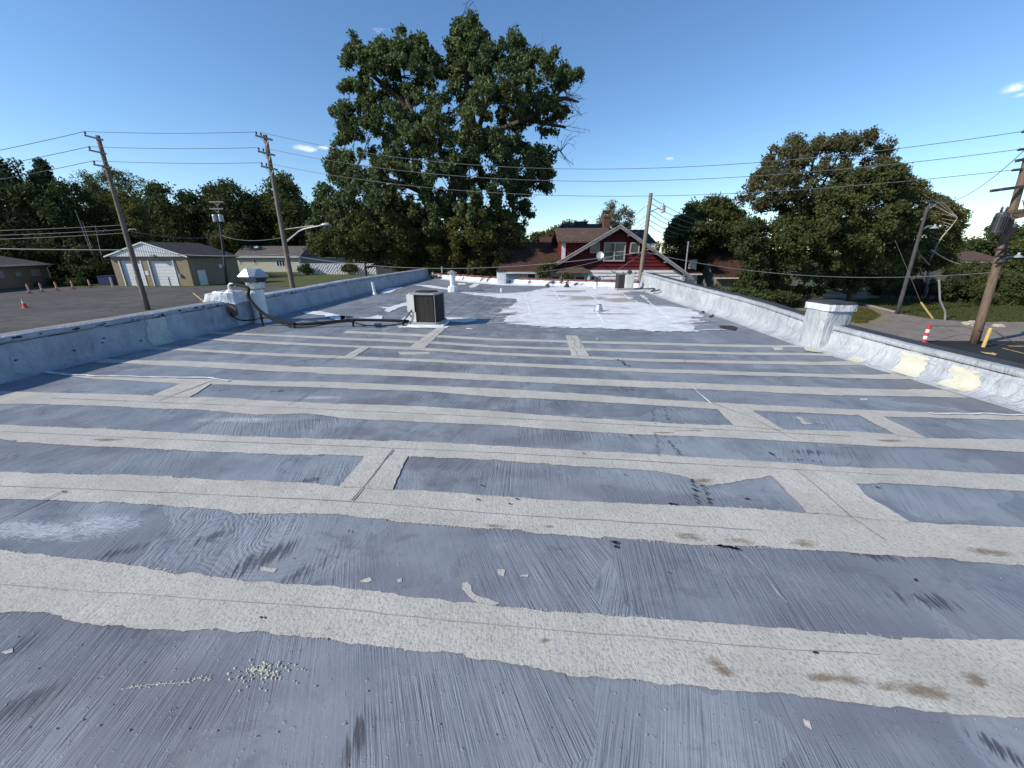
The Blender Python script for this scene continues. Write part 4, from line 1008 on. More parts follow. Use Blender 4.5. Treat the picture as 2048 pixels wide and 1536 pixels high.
for i, (x, y, h_, lb) in enumerate(((-5.92, 9.1, .36, 'tallest black hose support post beside the hooded vent'), (-5.05, 8.88, .13, 'short black hose support where the hose touches the roof'), (-3.75, 9.05, .17, 'black hose support halfway to the large unit'), (-2.58, 9.1, .16, 'black hose support right beside the large unit'))):
    s_ = thing('hose_support', lb, 'support', (x, y, 0), 'supports under the hose')
    mk('post', MB().box((x, y, h_ / 2), (.035, .035, h_)), 'hose', s_); mk('clamp', MB().box((x, y - .005, h_ - .03 if i else .2), (.06, .075, .05)), 'hose', s_)
bl = Vector((-3.15, 9.0, 0)); b_ = solo('bottle', MB().box((bl.x, bl.y, .05), (.16, .09, .075), .2), 'blue', 'small dark blue box lying under the hose near the large unit', 'box', bl)
# vents and stub pipes
def pipe_thing(px, py, r_, h_, label, cap=None, mat='whitepaint', base=True, cat='vent pipe', lean=0):
    p = on(px, py); t = thing('vent_pipe', label, cat, p, None)
    mk('pipe', MB().tube([(p.x, p.y, 0), (p.x + lean, p.y, h_)], [r_, r_], 14), mat, t)
    if base: mk('boot', MB().lathe(p, [(r_ * 1.9, 0), (r_ * 1.7, h_ * .10), (r_ * 1.2, h_ * .20)], 14), 'whitepaint', t)
    if cap == 'hat': mk('cap', MB().lathe((p.x, p.y, h_), [(r_ * 1.0, 0), (r_ * 1.9, .02), (r_ * 1.95, .05), (r_ * .3, .14)], 14), 'galv', t)
    if cap == 'black': mk('cap', MB().lathe((p.x, p.y, h_), [(r_ * 1.15, 0), (r_ * 1.15, .22), (r_ * .8, .24)], 12), 'black', t)
    return t
vp = pipe_thing(906, 583, .115, .78, 'white round flue with a flat conical cap beyond the large unit', 'hat')
p = on(906, 583); mk('flange', MB().lathe(p, [(.24, 0), (.22, .22), (.14, .26)], 8, PI / 8), 'whitepaint', vp)
pipe_thing(750, 590, .055, .52, 'thin white plastic pipe standing by the left parapet', None, lean=-.05)
pipe_thing(866, 556, .06, .36, 'thin white pipe at the far end of the left parapet', None, base=False)
pipe_thing(1003, 584, .05, .17, 'very short white stub pipe in the grey membrane before the large white patch', None, base=False)
pipe_thing(1191, 576, .075, .30, 'white stub pipe with a black sleeve near the rear edge', 'black')
pq = on(1197, 623); t = thing('vent_pipe', 'stubby grey cone vent in the middle of the large white patch', 'roof vent', pq)
mk('cone', MB().lathe(pq, [(.17, .01), (.13, .04), (.085, .20), (.08, .21)], 14), 'galv', t); mk('opening', MB().lathe((pq.x, pq.y, .212), [(.07, 0), (.065, .004)], 12), 'coil', t)
pd = on(876, 557); rc = MB()
for i in range(9): blob(rc, (pd.x + random.uniform(-.5, .5), pd.y + random.uniform(-.25, .25), 0), random.uniform(.1, .28), .15, random.uniform(.08, .28), i * 3.3, 8)
solo('rubbish_heap', rc, 'black', 'low heap of black scrap at the far left corner of the roof', 'scrap', pd)
for i, (px, py, h_, lb) in enumerate(((1134, 575, .22, 'first little black stub on the rear kerb, below the porch roof'), (1095, 573, .14, 'smallest dark lump on the rear kerb, left of the porch roof'))):
    q = on(px, py); m_ = MB(); blob(m_, q, .14, .12, h_, i * 7.7, 9); solo('scrap_lump', m_, 'black', lb, 'scrap', q)
pm = Vector((-5.0, 28.6, 0)); solo('pipe_post', MB().tube([(pm.x, pm.y, -.2), (pm.x, pm.y, .75)], .05, 8), 'greymetal', 'thin grey pipe rising behind the terracotta coping at far left', 'pipe', pm)

# ------------------------------------------------------------------ buildings around
def window(name, parent, c, w, h_, depth_dir=(0, -1, 0), panes=1, sash=False, fmat='trimgrey', fw=.07):
    """window on a wall facing -y at centre c"""
    c = Vector(c)
    fr = MB()
    for dx in (-1, 1): fr.box((c.x + dx * (w / 2), c.y - .03, c.z), (fw, .08, h_ + fw * 2))
    for dz in (-1, 1): fr.box((c.x, c.y - .03, c.z + dz * (h_ / 2 + fw / 2)), (w - fw, .079, fw))
    wd = mk(name, fr, fmat, parent)
    for i in range(panes):
        x = c.x - w / 2 + w * (i + .5) / panes
        mk('pane', MB().box((x, c.y - .01, c.z), (w / panes - fw, .02, h_)), 'glass', wd)
        if i: mk('mullion', MB().box((c.x - w / 2 + w * i / panes, c.y - .032, c.z), (fw, .07, h_)), fmat, wd)
        if sash: mk('sash_rail', MB().box((x, c.y - .028, c.z), (w / panes - fw, .03, .05)), fmat, wd)
    return wd

# --- red gabled house behind the roof
HD = 29.0
pk = at(1237, 452, HD); le_ = at(1082, 546, HD); re_ = at(1372, 552, HD)
zsplit = at(1240, 537, HD).z
hs_ = thing('gabled_house', 'two tone gabled house behind the roof, barn red boards above white siding', 'house', (pk.x, HD, G))
xl, xr = le_.x + .25, re_.x - .25; ridge = (pk.x, pk.z - .08)
sl = (ridge[1] - le_.z) / (ridge[0] - le_.x); sr = (ridge[1] - re_.z) / (re_.x - ridge[0])
def zl(x): return ridge[1] - sl * (ridge[0] - x) if x < ridge[0] else ridge[1] - sr * (x - ridge[0])
back = 11.0
w_ = MB(); w_.prism([(xl, HD, G), (xr, HD, G), (xr, HD, zl(xr) - .12), (ridge[0], HD, ridge[1] - .14), (xl, HD, zl(xl) - .12)], (.2 * back, back, 0)); mk('wall', w_, 'red', hs_)
# clapboards clipped to the gable
bh = .235; z = G + .02
while z < ridge[1] - .35:
    zt = z + bh
    if zt < zsplit + .05: mat_, nm = 'whitesiding', 'siding_board'
    else: mat_, nm = 'red', 'siding_board'
    zc = min(zt, ridge[1]); 
    def xlo(zz): return max(xl, ridge[0] - (ridge[1] - .1 - zz) / sl)
    def xhi(zz): return min(xr, ridge[0] + (ridge[1] - .1 - zz) / sr)
    a0, a1, b0, b1 = xlo(z), xhi(z), xlo(zt), xhi(zt)
    if b1 - b0 > .3:
        m_ = MB(); m_.add([(a0, HD - .07, z), (a1, HD - .07, z), (b1, HD - .012, zt), (b0, HD - .012, zt), (a0, HD - .003, z), (a1, HD - .003, z), (b1, HD - .003, zt), (b0, HD - .003, zt)],
              [(0, 1, 2, 3), (4, 7, 6, 5), (0, 4, 5, 1), (3, 2, 6, 7), (0, 3, 7, 4), (1, 5, 6, 2)]); mk(nm, m_, mat_, hs_)
    z = zt
# roof slabs + rakes
ov = .55; th_ = .14
lo_l = (le_.x - .45, zl(le_.x) - sl * .45); lo_r = (re_.x + .35, zl(re_.x) - sr * .35)
rf = MB(); rf.prism([(lo_l[0], HD - ov, lo_l[1]), (ridge[0], HD - ov, ridge[1]), (ridge[0], HD - ov, ridge[1] + th_), (lo_l[0], HD - ov, lo_l[1] + th_)], (.235 * (back + ov), back + ov, 0)); rl = mk('roof', rf, 'shingle_brown', hs_)
rf = MB(); rf.prism([(ridge[0], HD - ov, ridge[1]), (lo_r[0], HD - ov, lo_r[1]), (lo_r[0], HD - ov, lo_r[1] + th_), (ridge[0], HD - ov, ridge[1] + th_)], (.235 * (back + ov), back + ov, 0)); rr_ = mk('roof', rf, 'shingle_dark', hs_)
for s_, A_ in ((rl, lo_l), (rr_, lo_r)):
    mk('rake_board', MB().prism([(A_[0], HD - ov - .05, A_[1] - .12), (ridge[0], HD - ov - .05, ridge[1] - .12), (ridge[0], HD - ov - .05, ridge[1] + .10), (A_[0], HD - ov - .05, A_[1] + .10)], (0, .045, 0)), 'trimgrey', s_)
    mk('rake_edge', MB().prism([(A_[0], HD - ov - .07, A_[1] + .09), (ridge[0], HD - ov - .07, ridge[1] + .09), (ridge[0], HD - ov - .07, ridge[1] + .15), (A_[0], HD - ov - .07, A_[1] + .15)], (0, .075, 0)), simple('pale_edge', (.36, .34, .32), .8), s_)
    for t in (.12, .38, .62, .88):
        x = A_[0] + (ridge[0] - A_[0]) * t; z = A_[1] + (ridge[1] - A_[1]) * t
        mk('bracket', MB().box((x, HD - ov / 2 - .02, z - .12), (.10, ov - .08, .12)), 'trimgrey', s_)
def hw(px0, px1, py0, py1, **k):
    a = at(px0, py0, HD); b = at(px1, py1, HD); return window('window', hs_, ((a.x + b.x) / 2, HD - .085, (a.z + b.z) / 2), abs(b.x - a.x), abs(a.z - b.z), **k)
fm = simple('pinkish_window_trim', (.40, .33, .31), .8)
M['wtrim'] = fm
hw(1181, 1197, 486, 504, fmat='wtrim'); hw(1209, 1247, 487, 520, panes=2, sash=True, fmat='wtrim', fw=.09); hw(1261, 1276, 487, 505, fmat='wtrim')
# blue curtain glimpses
# porch roof
po = [at(1134, 534, 27.6), at(1170, 534, 27.6), at(1191, 547, 26.6), at(1115, 547, 26.6)]
zt_ = po[0].z; zb_ = po[3].z
pm_ = MB(); pm_.add([(po[0].x, HD - .1, zt_), (po[1].x, HD - .1, zt_), (po[2].x, 27.3, zb_), (po[3].x, 27.3, zb_), (po[2].x + .05, HD - .05, zb_), (po[3].x - .05, HD - .05, zb_)], [(0, 3, 2, 1), (1, 2, 4), (0, 5, 3), (5, 4, 2, 3)])
pr = mk('porch_roof', pm_, 'shingle_brown', hs_)
for px in (1124, 1177): 
    q = at(px, 560, 27.5); mk('post', MB().box((q.x, 27.5, (G + zb_) / 2), (.14, .14, zb_ - G)), 'whitesiding', pr)
for (a, b) in ((1102, 1118), (1150, 1168), (1181, 1194)):
    u = at(a, 553, HD); v = at(b, 562, HD); window('window', hs_, ((u.x + v.x) / 2, HD - .085, u.z - .35), v.x - u.x, .7, fmat='whitesiding')
for px in (1091, 1365): 
    q = at(px, 555, HD); mk('corner_board', MB().box((xl + .06 if px < 1200 else xr - .06, HD - .06, (G + le_.z) / 2 - .1), (.16, .08, le_.z - G)), 'whitesiding', hs_)
# cross dormer on the left slope
dz0 = at(1165, 482, 32).z; dxl = at(1128, 482, 32).x; drz = at(1160, 456, 34.5).z
dm = MB(); dm.prism([(dxl, 32.2, zl(dxl) - .3), (ridge[0] - .4, 32.2, zl(ridge[0] - .4) - .3), (ridge[0] - .4, 32.2, dz0), (dxl, 32.2, dz0)], (0, 4.6, 0)); d_ = mk('dormer', dm, 'red', hs_)
dxo = at(1115, 482, 32).x
dr = MB(); dr.prism([(dxo, 31.8, dz0 - .02), (dxo, 34.5, drz), (dxo, 37.2, dz0 - .02), (dxo, 37.2, dz0 - .14), (dxo, 34.5, drz - .14), (dxo, 31.8, dz0 - .14)], (ridge[0] - dxo + .5, 0, 0)); mk('dormer_roof', dr, 'shingle_brown', d_)
mk('corner_board', MB().box((dxl + .02, 32.17, (zl(dxl) + dz0) / 2 - .1), (.3, .07, dz0 - zl(dxl) + .2)), 'whitesiding', d_)
ct_ = at(1219, 430, 34); cz = MB().box((ct_.x, 35, (ct_.z + 1.5) / 2), (.5, .5, ct_.z - 1.5)); chh = mk('chimney', cz, 'redbrick', rl); mk('chimney_cap', MB().box((ct_.x, 35, ct_.z - .05), (.6, .6, .16)), 'redbrick', chh)
# satellite dish
sd_p = at(1200, 511, 28.0)
ds = thing('satellite_dish', 'pale round satellite dish bracketed to the red gable', 'satellite dish', sd_p)
dd = MB(); n = 20; cen = sd_p
ax = Vector((-.35, -1, .35)).normalized(); u_ = ax.cross(Vector((0, 0, 1))).normalized(); v_ = u_.cross(ax)
dd.v.append(tuple(cen - ax * .06))
for r_, o_ in ((.125, -.04), (.25, .0)):
    for j in range(n): dd.v.append(tuple(cen + u_ * (r_ * math.cos(2 * PI * j / n)) + v_ * (r_ * 1.08 * math.sin(2 * PI * j / n)) + ax * o_))
for j in range(n): dd.f += [(0, 1 + j, 1 + (j + 1) % n), (1 + j, 1 + n + j, 1 + n + (j + 1) % n, 1 + (j + 1) % n)]
mk('dish', dd, 'greymetal', ds, None, None, True)
mk('arm', MB().tube([cen - v_ * .28, cen - v_ * .34 + ax * .35], .015, 6), 'greymetal', ds); mk('bracket', MB().tube([cen, cen + Vector((.05, .5, -.3)), cen + Vector((.05, .95, -.3))], .03, 6), 'greymetal', ds)
mk('feed_horn', MB().box(cen - v_ * .34 + ax * .38, (.06, .09, .06)), 'greymetal', ds)

def gable_house(name, label, cat, x0, x1, y0, y1, zeave, zridge, wall, roofm, axis='x', over=.4, loc=None, extra=None):
    """house with ridge along axis"""
    t = thing(name, label, cat, ((x0 + x1) / 2, (y0 + y1) / 2, G))
    if axis == 'x':
        ym = (y0 + y1) / 2; m_ = MB(); m_.prism([(x0, y0, G), (x0, y1, G), (x0, y1, zeave), (x0, ym, zridge - .1), (x0, y0, zeave)], (x1 - x0, 0, 0)); mk('wall', m_, wall, t)
        k_ = (zridge - zeave) / (ym - y0)
        for s_ in (-1, 1):
            ye = y0 - over if s_ < 0 else y1 + over; ze = zeave - k_ * over + .06
            m_ = MB(); m_.prism([(x0 - over, ye, ze), (x0 - over, ym, zridge + .06), (x0 - over, ym, zridge + .2), (x0 - over, ye, ze + .14)], (x1 - x0 + 2 * over, 0, 0)); rf_ = mk('roof', m_, roofm, t)
            if s_ < 0: mk('gutter', MB().box(((x0 + x1) / 2, ye - .05, ze + .03), (x1 - x0 + 2 * over, .1, .13)), 'whitepaint', rf_)
    else:
        xm = (x0 + x1) / 2; m_ = MB(); m_.prism([(x0, y0, G), (x1, y0, G), (x1, y0, zeave), (xm, y0, zridge - .1), (x0, y0, zeave)], (0, y1 - y0, 0)); mk('wall', m_, wall, t)
        k_ = (zridge - zeave) / (xm - x0)
        for s_ in (-1, 1):
            xe = x0 - over if s_ < 0 else x1 + over; ze = zeave - k_ * over + .06
            m_ = MB(); m_.prism([(xe, y0 - over, ze), (xm, y0 - over, zridge + .06), (xm, y0 - over, zridge + .2), (xe, y0 - over, ze + .14)], (0, y1 - y0 + 2 * over, 0)); mk('roof', m_, roofm, t)
    return t
# neighbour houses around the red house
nb = gable_house('low_house', 'low dark brown roofed house between the big tree and the red gable', 'house', at(1010, 545, 36).x, at(1118, 545, 34).x, 32.5, 42.5, at(1080, 543, 32.5).z, at(1080, 489, 37.5).z, 'whitesiding', 'shingle_rust')
u = at(1072, 557, 32.4); window('window', nb, (u.x, 32.4, u.z), 1.4, .7, fmat='whitesiding')
sh_ = gable_house('small_house', 'orange brown roof of a small house beyond the low dark roof', 'house', at(1086, 480, 60).x, at(1104, 480, 60).x + 1, 60, 66, at(1090, 489, 60).z, at(1090, 476, 63).z, 'brownbrick', 'shingle_rust')
bh_ = gable_house('black_roof_house', 'black roofed house showing behind the brown dormer with a flat top chimney', 'house', at(1140, 456, 48).x, at(1215, 456, 48).x, 48, 58, at(1160, 462, 48).z, at(1160, 451, 53).z, 'brownbrick', 'shingle_black')
q = at(1161, 446, 50); mk('chimney', MB().box((q.x, 50, q.z - .8), (1.5, 1.0, 1.9)), 'black', bh_)
ghx = gable_house('grey_roof_house', 'dark slate roof of a house showing right of the red gable peak', 'house', at(1268, 470, 42).x, at(1306, 470, 42).x, 42, 50, at(1290, 488, 42).z, at(1290, 463, 46).z, 'brownbrick', 'shingle_dark')
am = at(1138, 456, 44); an = thing('antenna', 'thin rooftop antenna mast left of the black chimney', 'antenna', (am.x, 44, 1.5))
mk('mast', MB().tube([(am.x, 44, 1.5), (am.x, 44, at(1138, 438, 44).z)], .05, 6), 'black', an)
for z_, w_2 in ((439, 8), (443, 4), (447, 10)):
    q = at(1138, z_, 44); mk('element', MB().tube([(q.x - w_2 * .03, 44, q.z), (q.x + w_2 * .03, 44, q.z)], .02, 4), 'black', an)
# right: sheds and dark gambrel-like house under the trees
dh = gable_house('dark_house', 'shadowed grey house with rust brown roof under the trees on the right', 'house', 22.6, 30.0, 44, 52, at(1400, 552, 44).z, at(1440, 497, 48).z, 'trimgrey', 'shingle_rust', 'x')
gs = gable_house('white_shed', 'little white shed with brown roof just right of the red house eave', 'shed', at(1371, 560, 42).x, at(1394, 560, 42).x, 42, 46, at(1380, 549, 42).z, at(1380, 541, 44).z, 'whitesiding', 'shingle_rust', 'x', .3)
q = at(1393, 534, 43.5); mk('chimney', MB().box((q.x, 44.5, q.z), (.62, .6, 1.5)), 'cream', gs)
rh = gable_house('far_right_house', 'brown roofed bungalow beyond the hedge at far right', 'house', at(1925, 520, 62).x, at(2010, 520, 62).x, 62, 72, at(1960, 524, 62).z, at(1960, 505, 67).z, 'darkwood', 'shingle_brown', 'x', .5)
sp = at(1323, 488, 160); stp = thing('church_steeple', 'tiny white steeple above the distant trees right of the red house', 'steeple', (sp.x, 160, G))
mk('spire', MB().lathe((sp.x, 160, 0), [(1.2, -1), (.9, .3), (.05, sp.z)], 6), 'whitepaint', stp); mk('tower', MB().box((sp.x, 160, (G - 1) / 2), (2.2, 2.2, -1 - G)), 'whitepaint', stp)
for i, (px, p0, p1, D_, lb) in enumerate(((1376, 483, 545, 40, 'pale slim pole standing behind the red house right eave'), (1345, 500, 530, 55, 'short slim pole left of the pale pole behind the red house'))):
    a = at(px - 4, p1, D_); b = at(px + 1, p0, D_); solo('slim_pole', MB().tube([(a.x, D_, G), b], .07, 6), 'greymetal', lb, 'pole', (a.x, D_, G))

# --- garage (two roller doors)
GD = on(232, 572, G).y
a = on(232, 572.5, G); b = on(383, 572.5, G); c = on(480, 565, G)
gz = at(300, 513, GD).z; gr = at(286, 486, GD).z
gt = thing('garage', 'tan brick garage with white gable front and two white roller doors across the parking lot', 'garage', ((a.x + b.x) / 2, GD, G))
sdv = Vector((c.x - b.x, c.y - b.y, 0)); fdv = Vector((b.x - a.x, 0, 0)); W2 = fdv.length
sdv = Vector((c.x - b.x, c.y - b.y, 0))
A0 = Vector((a.x, GD, G)); B0 = Vector((b.x, GD, G)); mid_ = (A0 + B0) / 2
# piers and panels so the doors sit in real openings
d1 = (at(243, 540, GD).x, at(286, 540, GD).x); d2 = (at(301, 540, GD).x, at(350, 540, GD).x); dzt = at(270, 521, GD).z
m_ = MB()
for x0, x1 in ((A0.x, d1[0]), (d1[1], d2[0]), (d2[1], B0.x)): m_.box(((x0 + x1) / 2, GD + .15, (G + gz) / 2), (x1 - x0, .3, gz - G))
for x0, x1 in (d1, d2): m_.box(((x0 + x1) / 2, GD + .15, (dzt + gz) / 2), (x1 - x0, .3, gz - dzt))
mk('wall', m_, 'tanbrick', gt)
m_ = MB(); e = [B0, B0 + sdv, A0 + sdv, A0]
for p0_, p1_ in zip(e[:-1], e[1:]): m_.add([p0_ + Vector((0, .01, 0)), p1_, p1_ + Vector((0, 0, gz - G)), p0_ + Vector((0, .01, gz - G))], [(0, 1, 2, 3)])
mk('wall', m_, 'tanwall', gt)
m_ = MB(); m_.prism([(A0.x - .3, GD - .3, gz), (B0.x + .3, GD - .3, gz), (mid_.x, GD - .3, gr)], (0, .35, 0)); gb = mk('gable', m_, 'door_white', gt)
rb = MB()
for i in range(34):
    t = (i + .5) / 34; x = A0.x - .2 + (W2 + .4) * t; zt = gr - abs(x - mid_.x) / (W2 / 2 + .3) * (gr - gz)
    if zt - gz > .15: rb.box((x, GD - .315, (gz + zt) / 2), (.05, .03, zt - gz - .08))
mk('rib', rb, 'door_white', gb, None, 'stuff')
for s_ in (-1, 1):
    xe = A0.x - .45 if s_ < 0 else B0.x + .45; m_ = MB(); m_.prism([(xe, GD - .42, gz - .12), (mid_.x, GD - .42, gr + .02), (mid_.x, GD - .42, gr + .16), (xe, GD - .42, gz + .03)], tuple(sdv * 1.05)); rf_ = mk('roof', m_, 'shingle_dark', gt)
    mk('fascia', MB().prism([(xe, GD - .46, gz - .14), (mid_.x, GD - .46, gr + 0), (mid_.x, GD - .46, gr + .17), (xe, GD - .46, gz + .04)], (0, .038, 0)), 'whitepaint', rf_)
mk('gutter', MB().bar(B0 + Vector((.42, -.3, gz - G - .06)), B0 + sdv + Vector((.42, 0, gz - G - .06)), .12, .14), 'greymetal', gt)
for x0, x1 in (d1, d2):
    dr_ = mk('garage_door', MB().box(((x0 + x1) / 2, GD + .25, (G + dzt) / 2), (x1 - x0, .04, dzt - G)), 'door_white', gt)
    n = 8
    for i in range(n):
        h_ = (dzt - G) / n; mk('panel', MB().box(((x0 + x1) / 2, GD + .21, G + h_ * (i + .5)), (x1 - x0 - .05, .035, h_ - .05)), 'door_white', dr_)
    for x in (x0, x1): mk('jamb', MB().box((x, GD - .01, (G + dzt) / 2), (.14, .1, dzt - G)), 'whitepaint', dr_)
mk('header', MB().box((mid_.x, GD - .012, dzt + .03), (W2 * .86, .05, .09)), simple('brown_lintel', (.08, .05, .04), .8), gt)
q = at(310, 511, GD); mk('wall_lamp', MB().box((q.x, GD - .42, q.z), (.55, .28, .3)), 'actop', gt)
q = at(294, 546, GD); mk('notice', MB().box((q.x, GD - .02, q.z), (.5, .04, .6)), 'whitepaint', gt)
q = at(361, 551, GD); mk('meter_box', MB().box((q.x, GD - .1, q.z), (.28, .2, .45)), 'actop', gt); mk('conduit', MB().tube([(q.x - .4, GD - .05, gz), (q.x - .1, GD - .05, q.z)], .04, 5), 'actop', gt)
sdn = sdv.normalized()
q0 = B0 + sdn * 1.0; mk('side_door', MB().bar(q0 + Vector((.03, 0, 1.1)), q0 + sdn * 1.2 + Vector((.03, 0, 1.1)), .08, 2.2), 'door_white', gt)
q0 = B0 + sdn * 4.6; mk('vent_plate', MB().bar(q0 + Vector((.03, 0, 2.7)), q0 + sdn * .5 + Vector((.03, 0, 2.7)), .06, .5), 'door_white', gt)
for i, px in enumerate((238, 288, 296.5, 352)):
    q = on(px, 572.5, G); q.y -= .9
    solo('bollard', MB().tube([q, q + Vector((0, 0, 1.35))], .12, 10), 'cream', ('cream bollard at the left jamb of the left garage door', 'cream bollard right of the left garage door', 'cream bollard left of the right garage door', 'cream bollard at the right jamb of the right garage door')[i], 'bollard', q, 'bollards in front of the garage doors')
# --- brown brick building at far left, its long wall facing right
C0 = on(105, 569, G); C1 = on(0, 578.5, G); bd = (C0 - C1).normalized(); bn_ = Vector((-bd.y, bd.x, 0)); BL = 30.0
BL0 = (C0 - C1).length
hz_ = at(101, 528, C0.y).z - G
bb_ = thing('brick_building', 'brown brick building with boarded windows cut by the left frame edge', 'building', C0)
def bp3(u, v, z): return C0 - bd * u + bn_ * v + Vector((0, 0, z))
mk('wall', MB().prism([bp3(0, 0, 0), bp3(BL, 0, 0), bp3(BL, 11, 0), bp3(0, 11, 0)], (0, 0, hz_)), 'brownbrick', bb_)
rz_ = 2.0
m_ = MB(); m_.add([bp3(-.6, -.6, hz_), bp3(BL, -.6, hz_), bp3(BL, 11.6, hz_), bp3(-.6, 11.6, hz_), bp3(4.5, 5.5, hz_ + rz_), bp3(BL, 5.5, hz_ + rz_), bp3(-.6, -.6, hz_ - .1), bp3(BL, -.6, hz_ - .1), bp3(-.6, 11.6, hz_ - .1)], [(0, 1, 5, 4), (0, 4, 3), (3, 4, 5, 2), (6, 7, 1, 0), (6, 0, 3, 8)]); r_ = mk('roof', m_, 'shingle_grey', bb_)
mk('gutter', MB().bar(bp3(-.65, -.66, hz_ - .06), bp3(BL, -.66, hz_ - .06), .12, .16), 'whitepaint', r_)
mk('downspout', MB().tube([bp3(-.3, -.6, hz_ - .1), bp3(-.02, -.1, hz_ - .5), bp3(-.02, -.1, 0)], .07, 6), 'whitepaint', bb_)
def bwin(px0, px1, py0, py1):
    def u_of(px):
        lo, hi = 0.0, 29.0
        for _ in range(40):
            m2_ = (lo + hi) / 2; p = bp3(m2_, 0, 1.5); zc = p.y * math.cos(PITCH) - (p.z - HC) * math.sin(PITCH)
            x_ = 1024 + FPX * p.x / zc
            if x_ > px: lo = m2_
            else: hi = m2_
        return lo
    ua, ub = u_of(px1), u_of(px0); D_ = bp3((ua + ub) / 2, 0, 0).y; za, zb = at(0, py1, D_).z - G, at(0, py0, D_).z - G
    fr_ = mk('window', MB().bar(bp3(ua - .1, -.02, (za + zb) / 2), bp3(ub + .1, -.02, (za + zb) / 2), .1, zb - za + .2), 'tanwall', bb_)
    mk('board', MB().bar(bp3(ua, -.07, (za + zb) / 2), bp3(ub, -.07, (za + zb) / 2), .08, zb - za), 'board', fr_)
for q in ((63, 81, 538, 552), (32, 42, 544, 553), (-10, 8, 542, 557)): bwin(*q)
# --- cream ranch house
RD = 105.0
rz0 = at(560, 514, RD).z; rz1 = at(560, 492, RD + 5).z
rx0 = at(474, 530, RD).x; rx1 = at(599, 530, RD).x
rn = thing('ranch_house', 'pale cream one storey house with warm grey roof behind the lawn', 'house', ((rx0 + rx1) / 2, RD, G))
mk('wall', MB().box(((rx0 + rx1) / 2, RD + 5, (G + rz0) / 2), (rx1 - rx0, 10, rz0 - G)), 'cream_siding', rn)
m_ = MB(); o_ = .6; m_.prism([(rx0 - o_, RD - o_, rz0 - .05), (rx0 - o_, RD + 5, rz1), (rx0 - o_, RD + 10 + o_, rz0 - .05)], (rx1 - rx0 + 2 * o_, 0, 0)); r_ = mk('roof', m_, 'shingle_grey', rn)
mk('fascia', MB().box(((rx0 + rx1) / 2, RD - o_ - .04, rz0), (rx1 - rx0 + 2 * o_, .07, .25)), 'whitepaint', r_)
q = at(513, 494, RD + 3); mk('roof_vent', MB().box((q.x, RD + 3, q.z), (.9, .7, .5)), 'whitepaint', r_)
for (px0, px1, py0, py1, n) in ((552, 571, 521, 532, 3), (507, 513, 519, 527, 1), (478, 483, 519, 527, 1)):
    u = at(px0, py0, RD); v = at(px1, py1, RD); window('window', rn, ((u.x + v.x) / 2, RD - .02, (u.z + v.z) / 2), v.x - u.x, u.z - v.z, panes=n, fmat='whitepaint', fw=.14)
bsd = []
for i in range(9):
    z_ = G + .2 + i * .42; 
    if z_ < rz0 - .1: mk('siding_board', MB().box(((rx0 + rx1) / 2, RD - .012, z_), (rx1 - rx0, .022, .38)), 'cream_siding', rn)
# wing receding right
mk('wing_wall', MB().prism([(rx1 + .01, RD + 1, G), (rx1 + 7, RD + 6, G), (rx1 + 7, RD + 12, G), (rx1 + .01, RD + 9.5, G)], (0, 0, rz0 - G - .2)), 'trimgrey', rn)

# --- white lattice fence
FD = 92.0
fx0 = at(597, 546, FD).x; fx1 = at(752, 546, FD).x; ft = at(600, 527, FD).z
fc = thing('lattice_fence', 'white diagonal lattice fence along the lawn under the big tree', 'fence', ((fx0 + fx1) / 2, FD, G))
np_ = 8; pw = (fx1 - fx0) / np_
for i in range(np_ + 1):
    x = fx0 + pw * i; mk('post', MB().box((x, FD, (G + ft) / 2), (.12, .12, ft - G)), 'fence_white', fc)
for i in range(np_):
    x0 = fx0 + pw * i + .06; x1 = x0 + pw - .12; m_ = MB()
    m_.box(((x0 + x1) / 2, FD, ft - .06), (x1 - x0, .06, .1)); m_.box(((x0 + x1) / 2, FD, G + .1), (x1 - x0, .06, .1))
    H_ = ft - G - .2; s_ = .62; k_ = -int(H_ / s_) - 1
    while x0 + k_ * s_ < x1:
        xa = x0 + k_ * s_; xb = xa + H_ * .8; za, zb = G + .15, G + .15 + H_
        ta = max(0, (x0 - xa) / (xb - xa)); tb = min(1, (x1 - xa) / (xb - xa))
        if tb > ta: m_.bar((xa + (xb - xa) * ta, FD, za + (zb - za) * ta), (xa + (xb - xa) * tb, FD, za + (zb - za) * tb), .03, .34, (0, 0, 1))
        k_ += 1
    mk('lattice_slat', m_, 'fence_white', fc, None, 'stuff')
# dark gate strip right of it
gx = at(775, 545, 80); m_ = MB(); gt2 = thing('board_fence', 'dark board fence in the shade right of the lattice fence', 'fence', (gx.x, 80, G))
for i in range(14): mk('board', MB().box((at(756, 545, 80).x + i * .42, 80, G + 1.0), (.38, .05, 2.0 + random.uniform(-.05, .05))), 'darkwood', gt2)

# ------------------------------------------------------------------ street furniture
def delineator(p):
    t = thing('delineator_post', '', 'traffic post', p, 'orange and white posts lined up along the parking lot edge')
    mk('base', MB().lathe(p, [(.28, 0), (.28, .05), (.12, .09)], 8), 'rubber', t)
    pr_ = [(.10, .08), (.085, 1.0), (.05, 1.12), (.03, 1.16)]
    mk('tube', MB().lathe(p, pr_, 10), 'orange', t)
    for z_ in (.35, .6, .85): mk('reflective_band', MB().lathe(Vector(p) + Vector((0, 0, z_)), [(.102, 0), (.099, .11)], 10), 'reflect', t)
    return t
src = None
for i, (px, py, lb) in enumerate(((60, 587, 'leftmost striped orange post by the brick building'), (85, 584, 'second striped orange post from the left, by the brick building corner'), (115, 581, 'middle one of the five striped orange posts'),
                                  (147, 578, 'fourth striped orange post, before the dark trees'), (181, 575, 'striped orange post nearest the garage, by the blue bin'))):
    p = on(px, py, G)
    if src is None: src = delineator(p); src['label'] = lb
    else: copy_thing(src, p, lb)
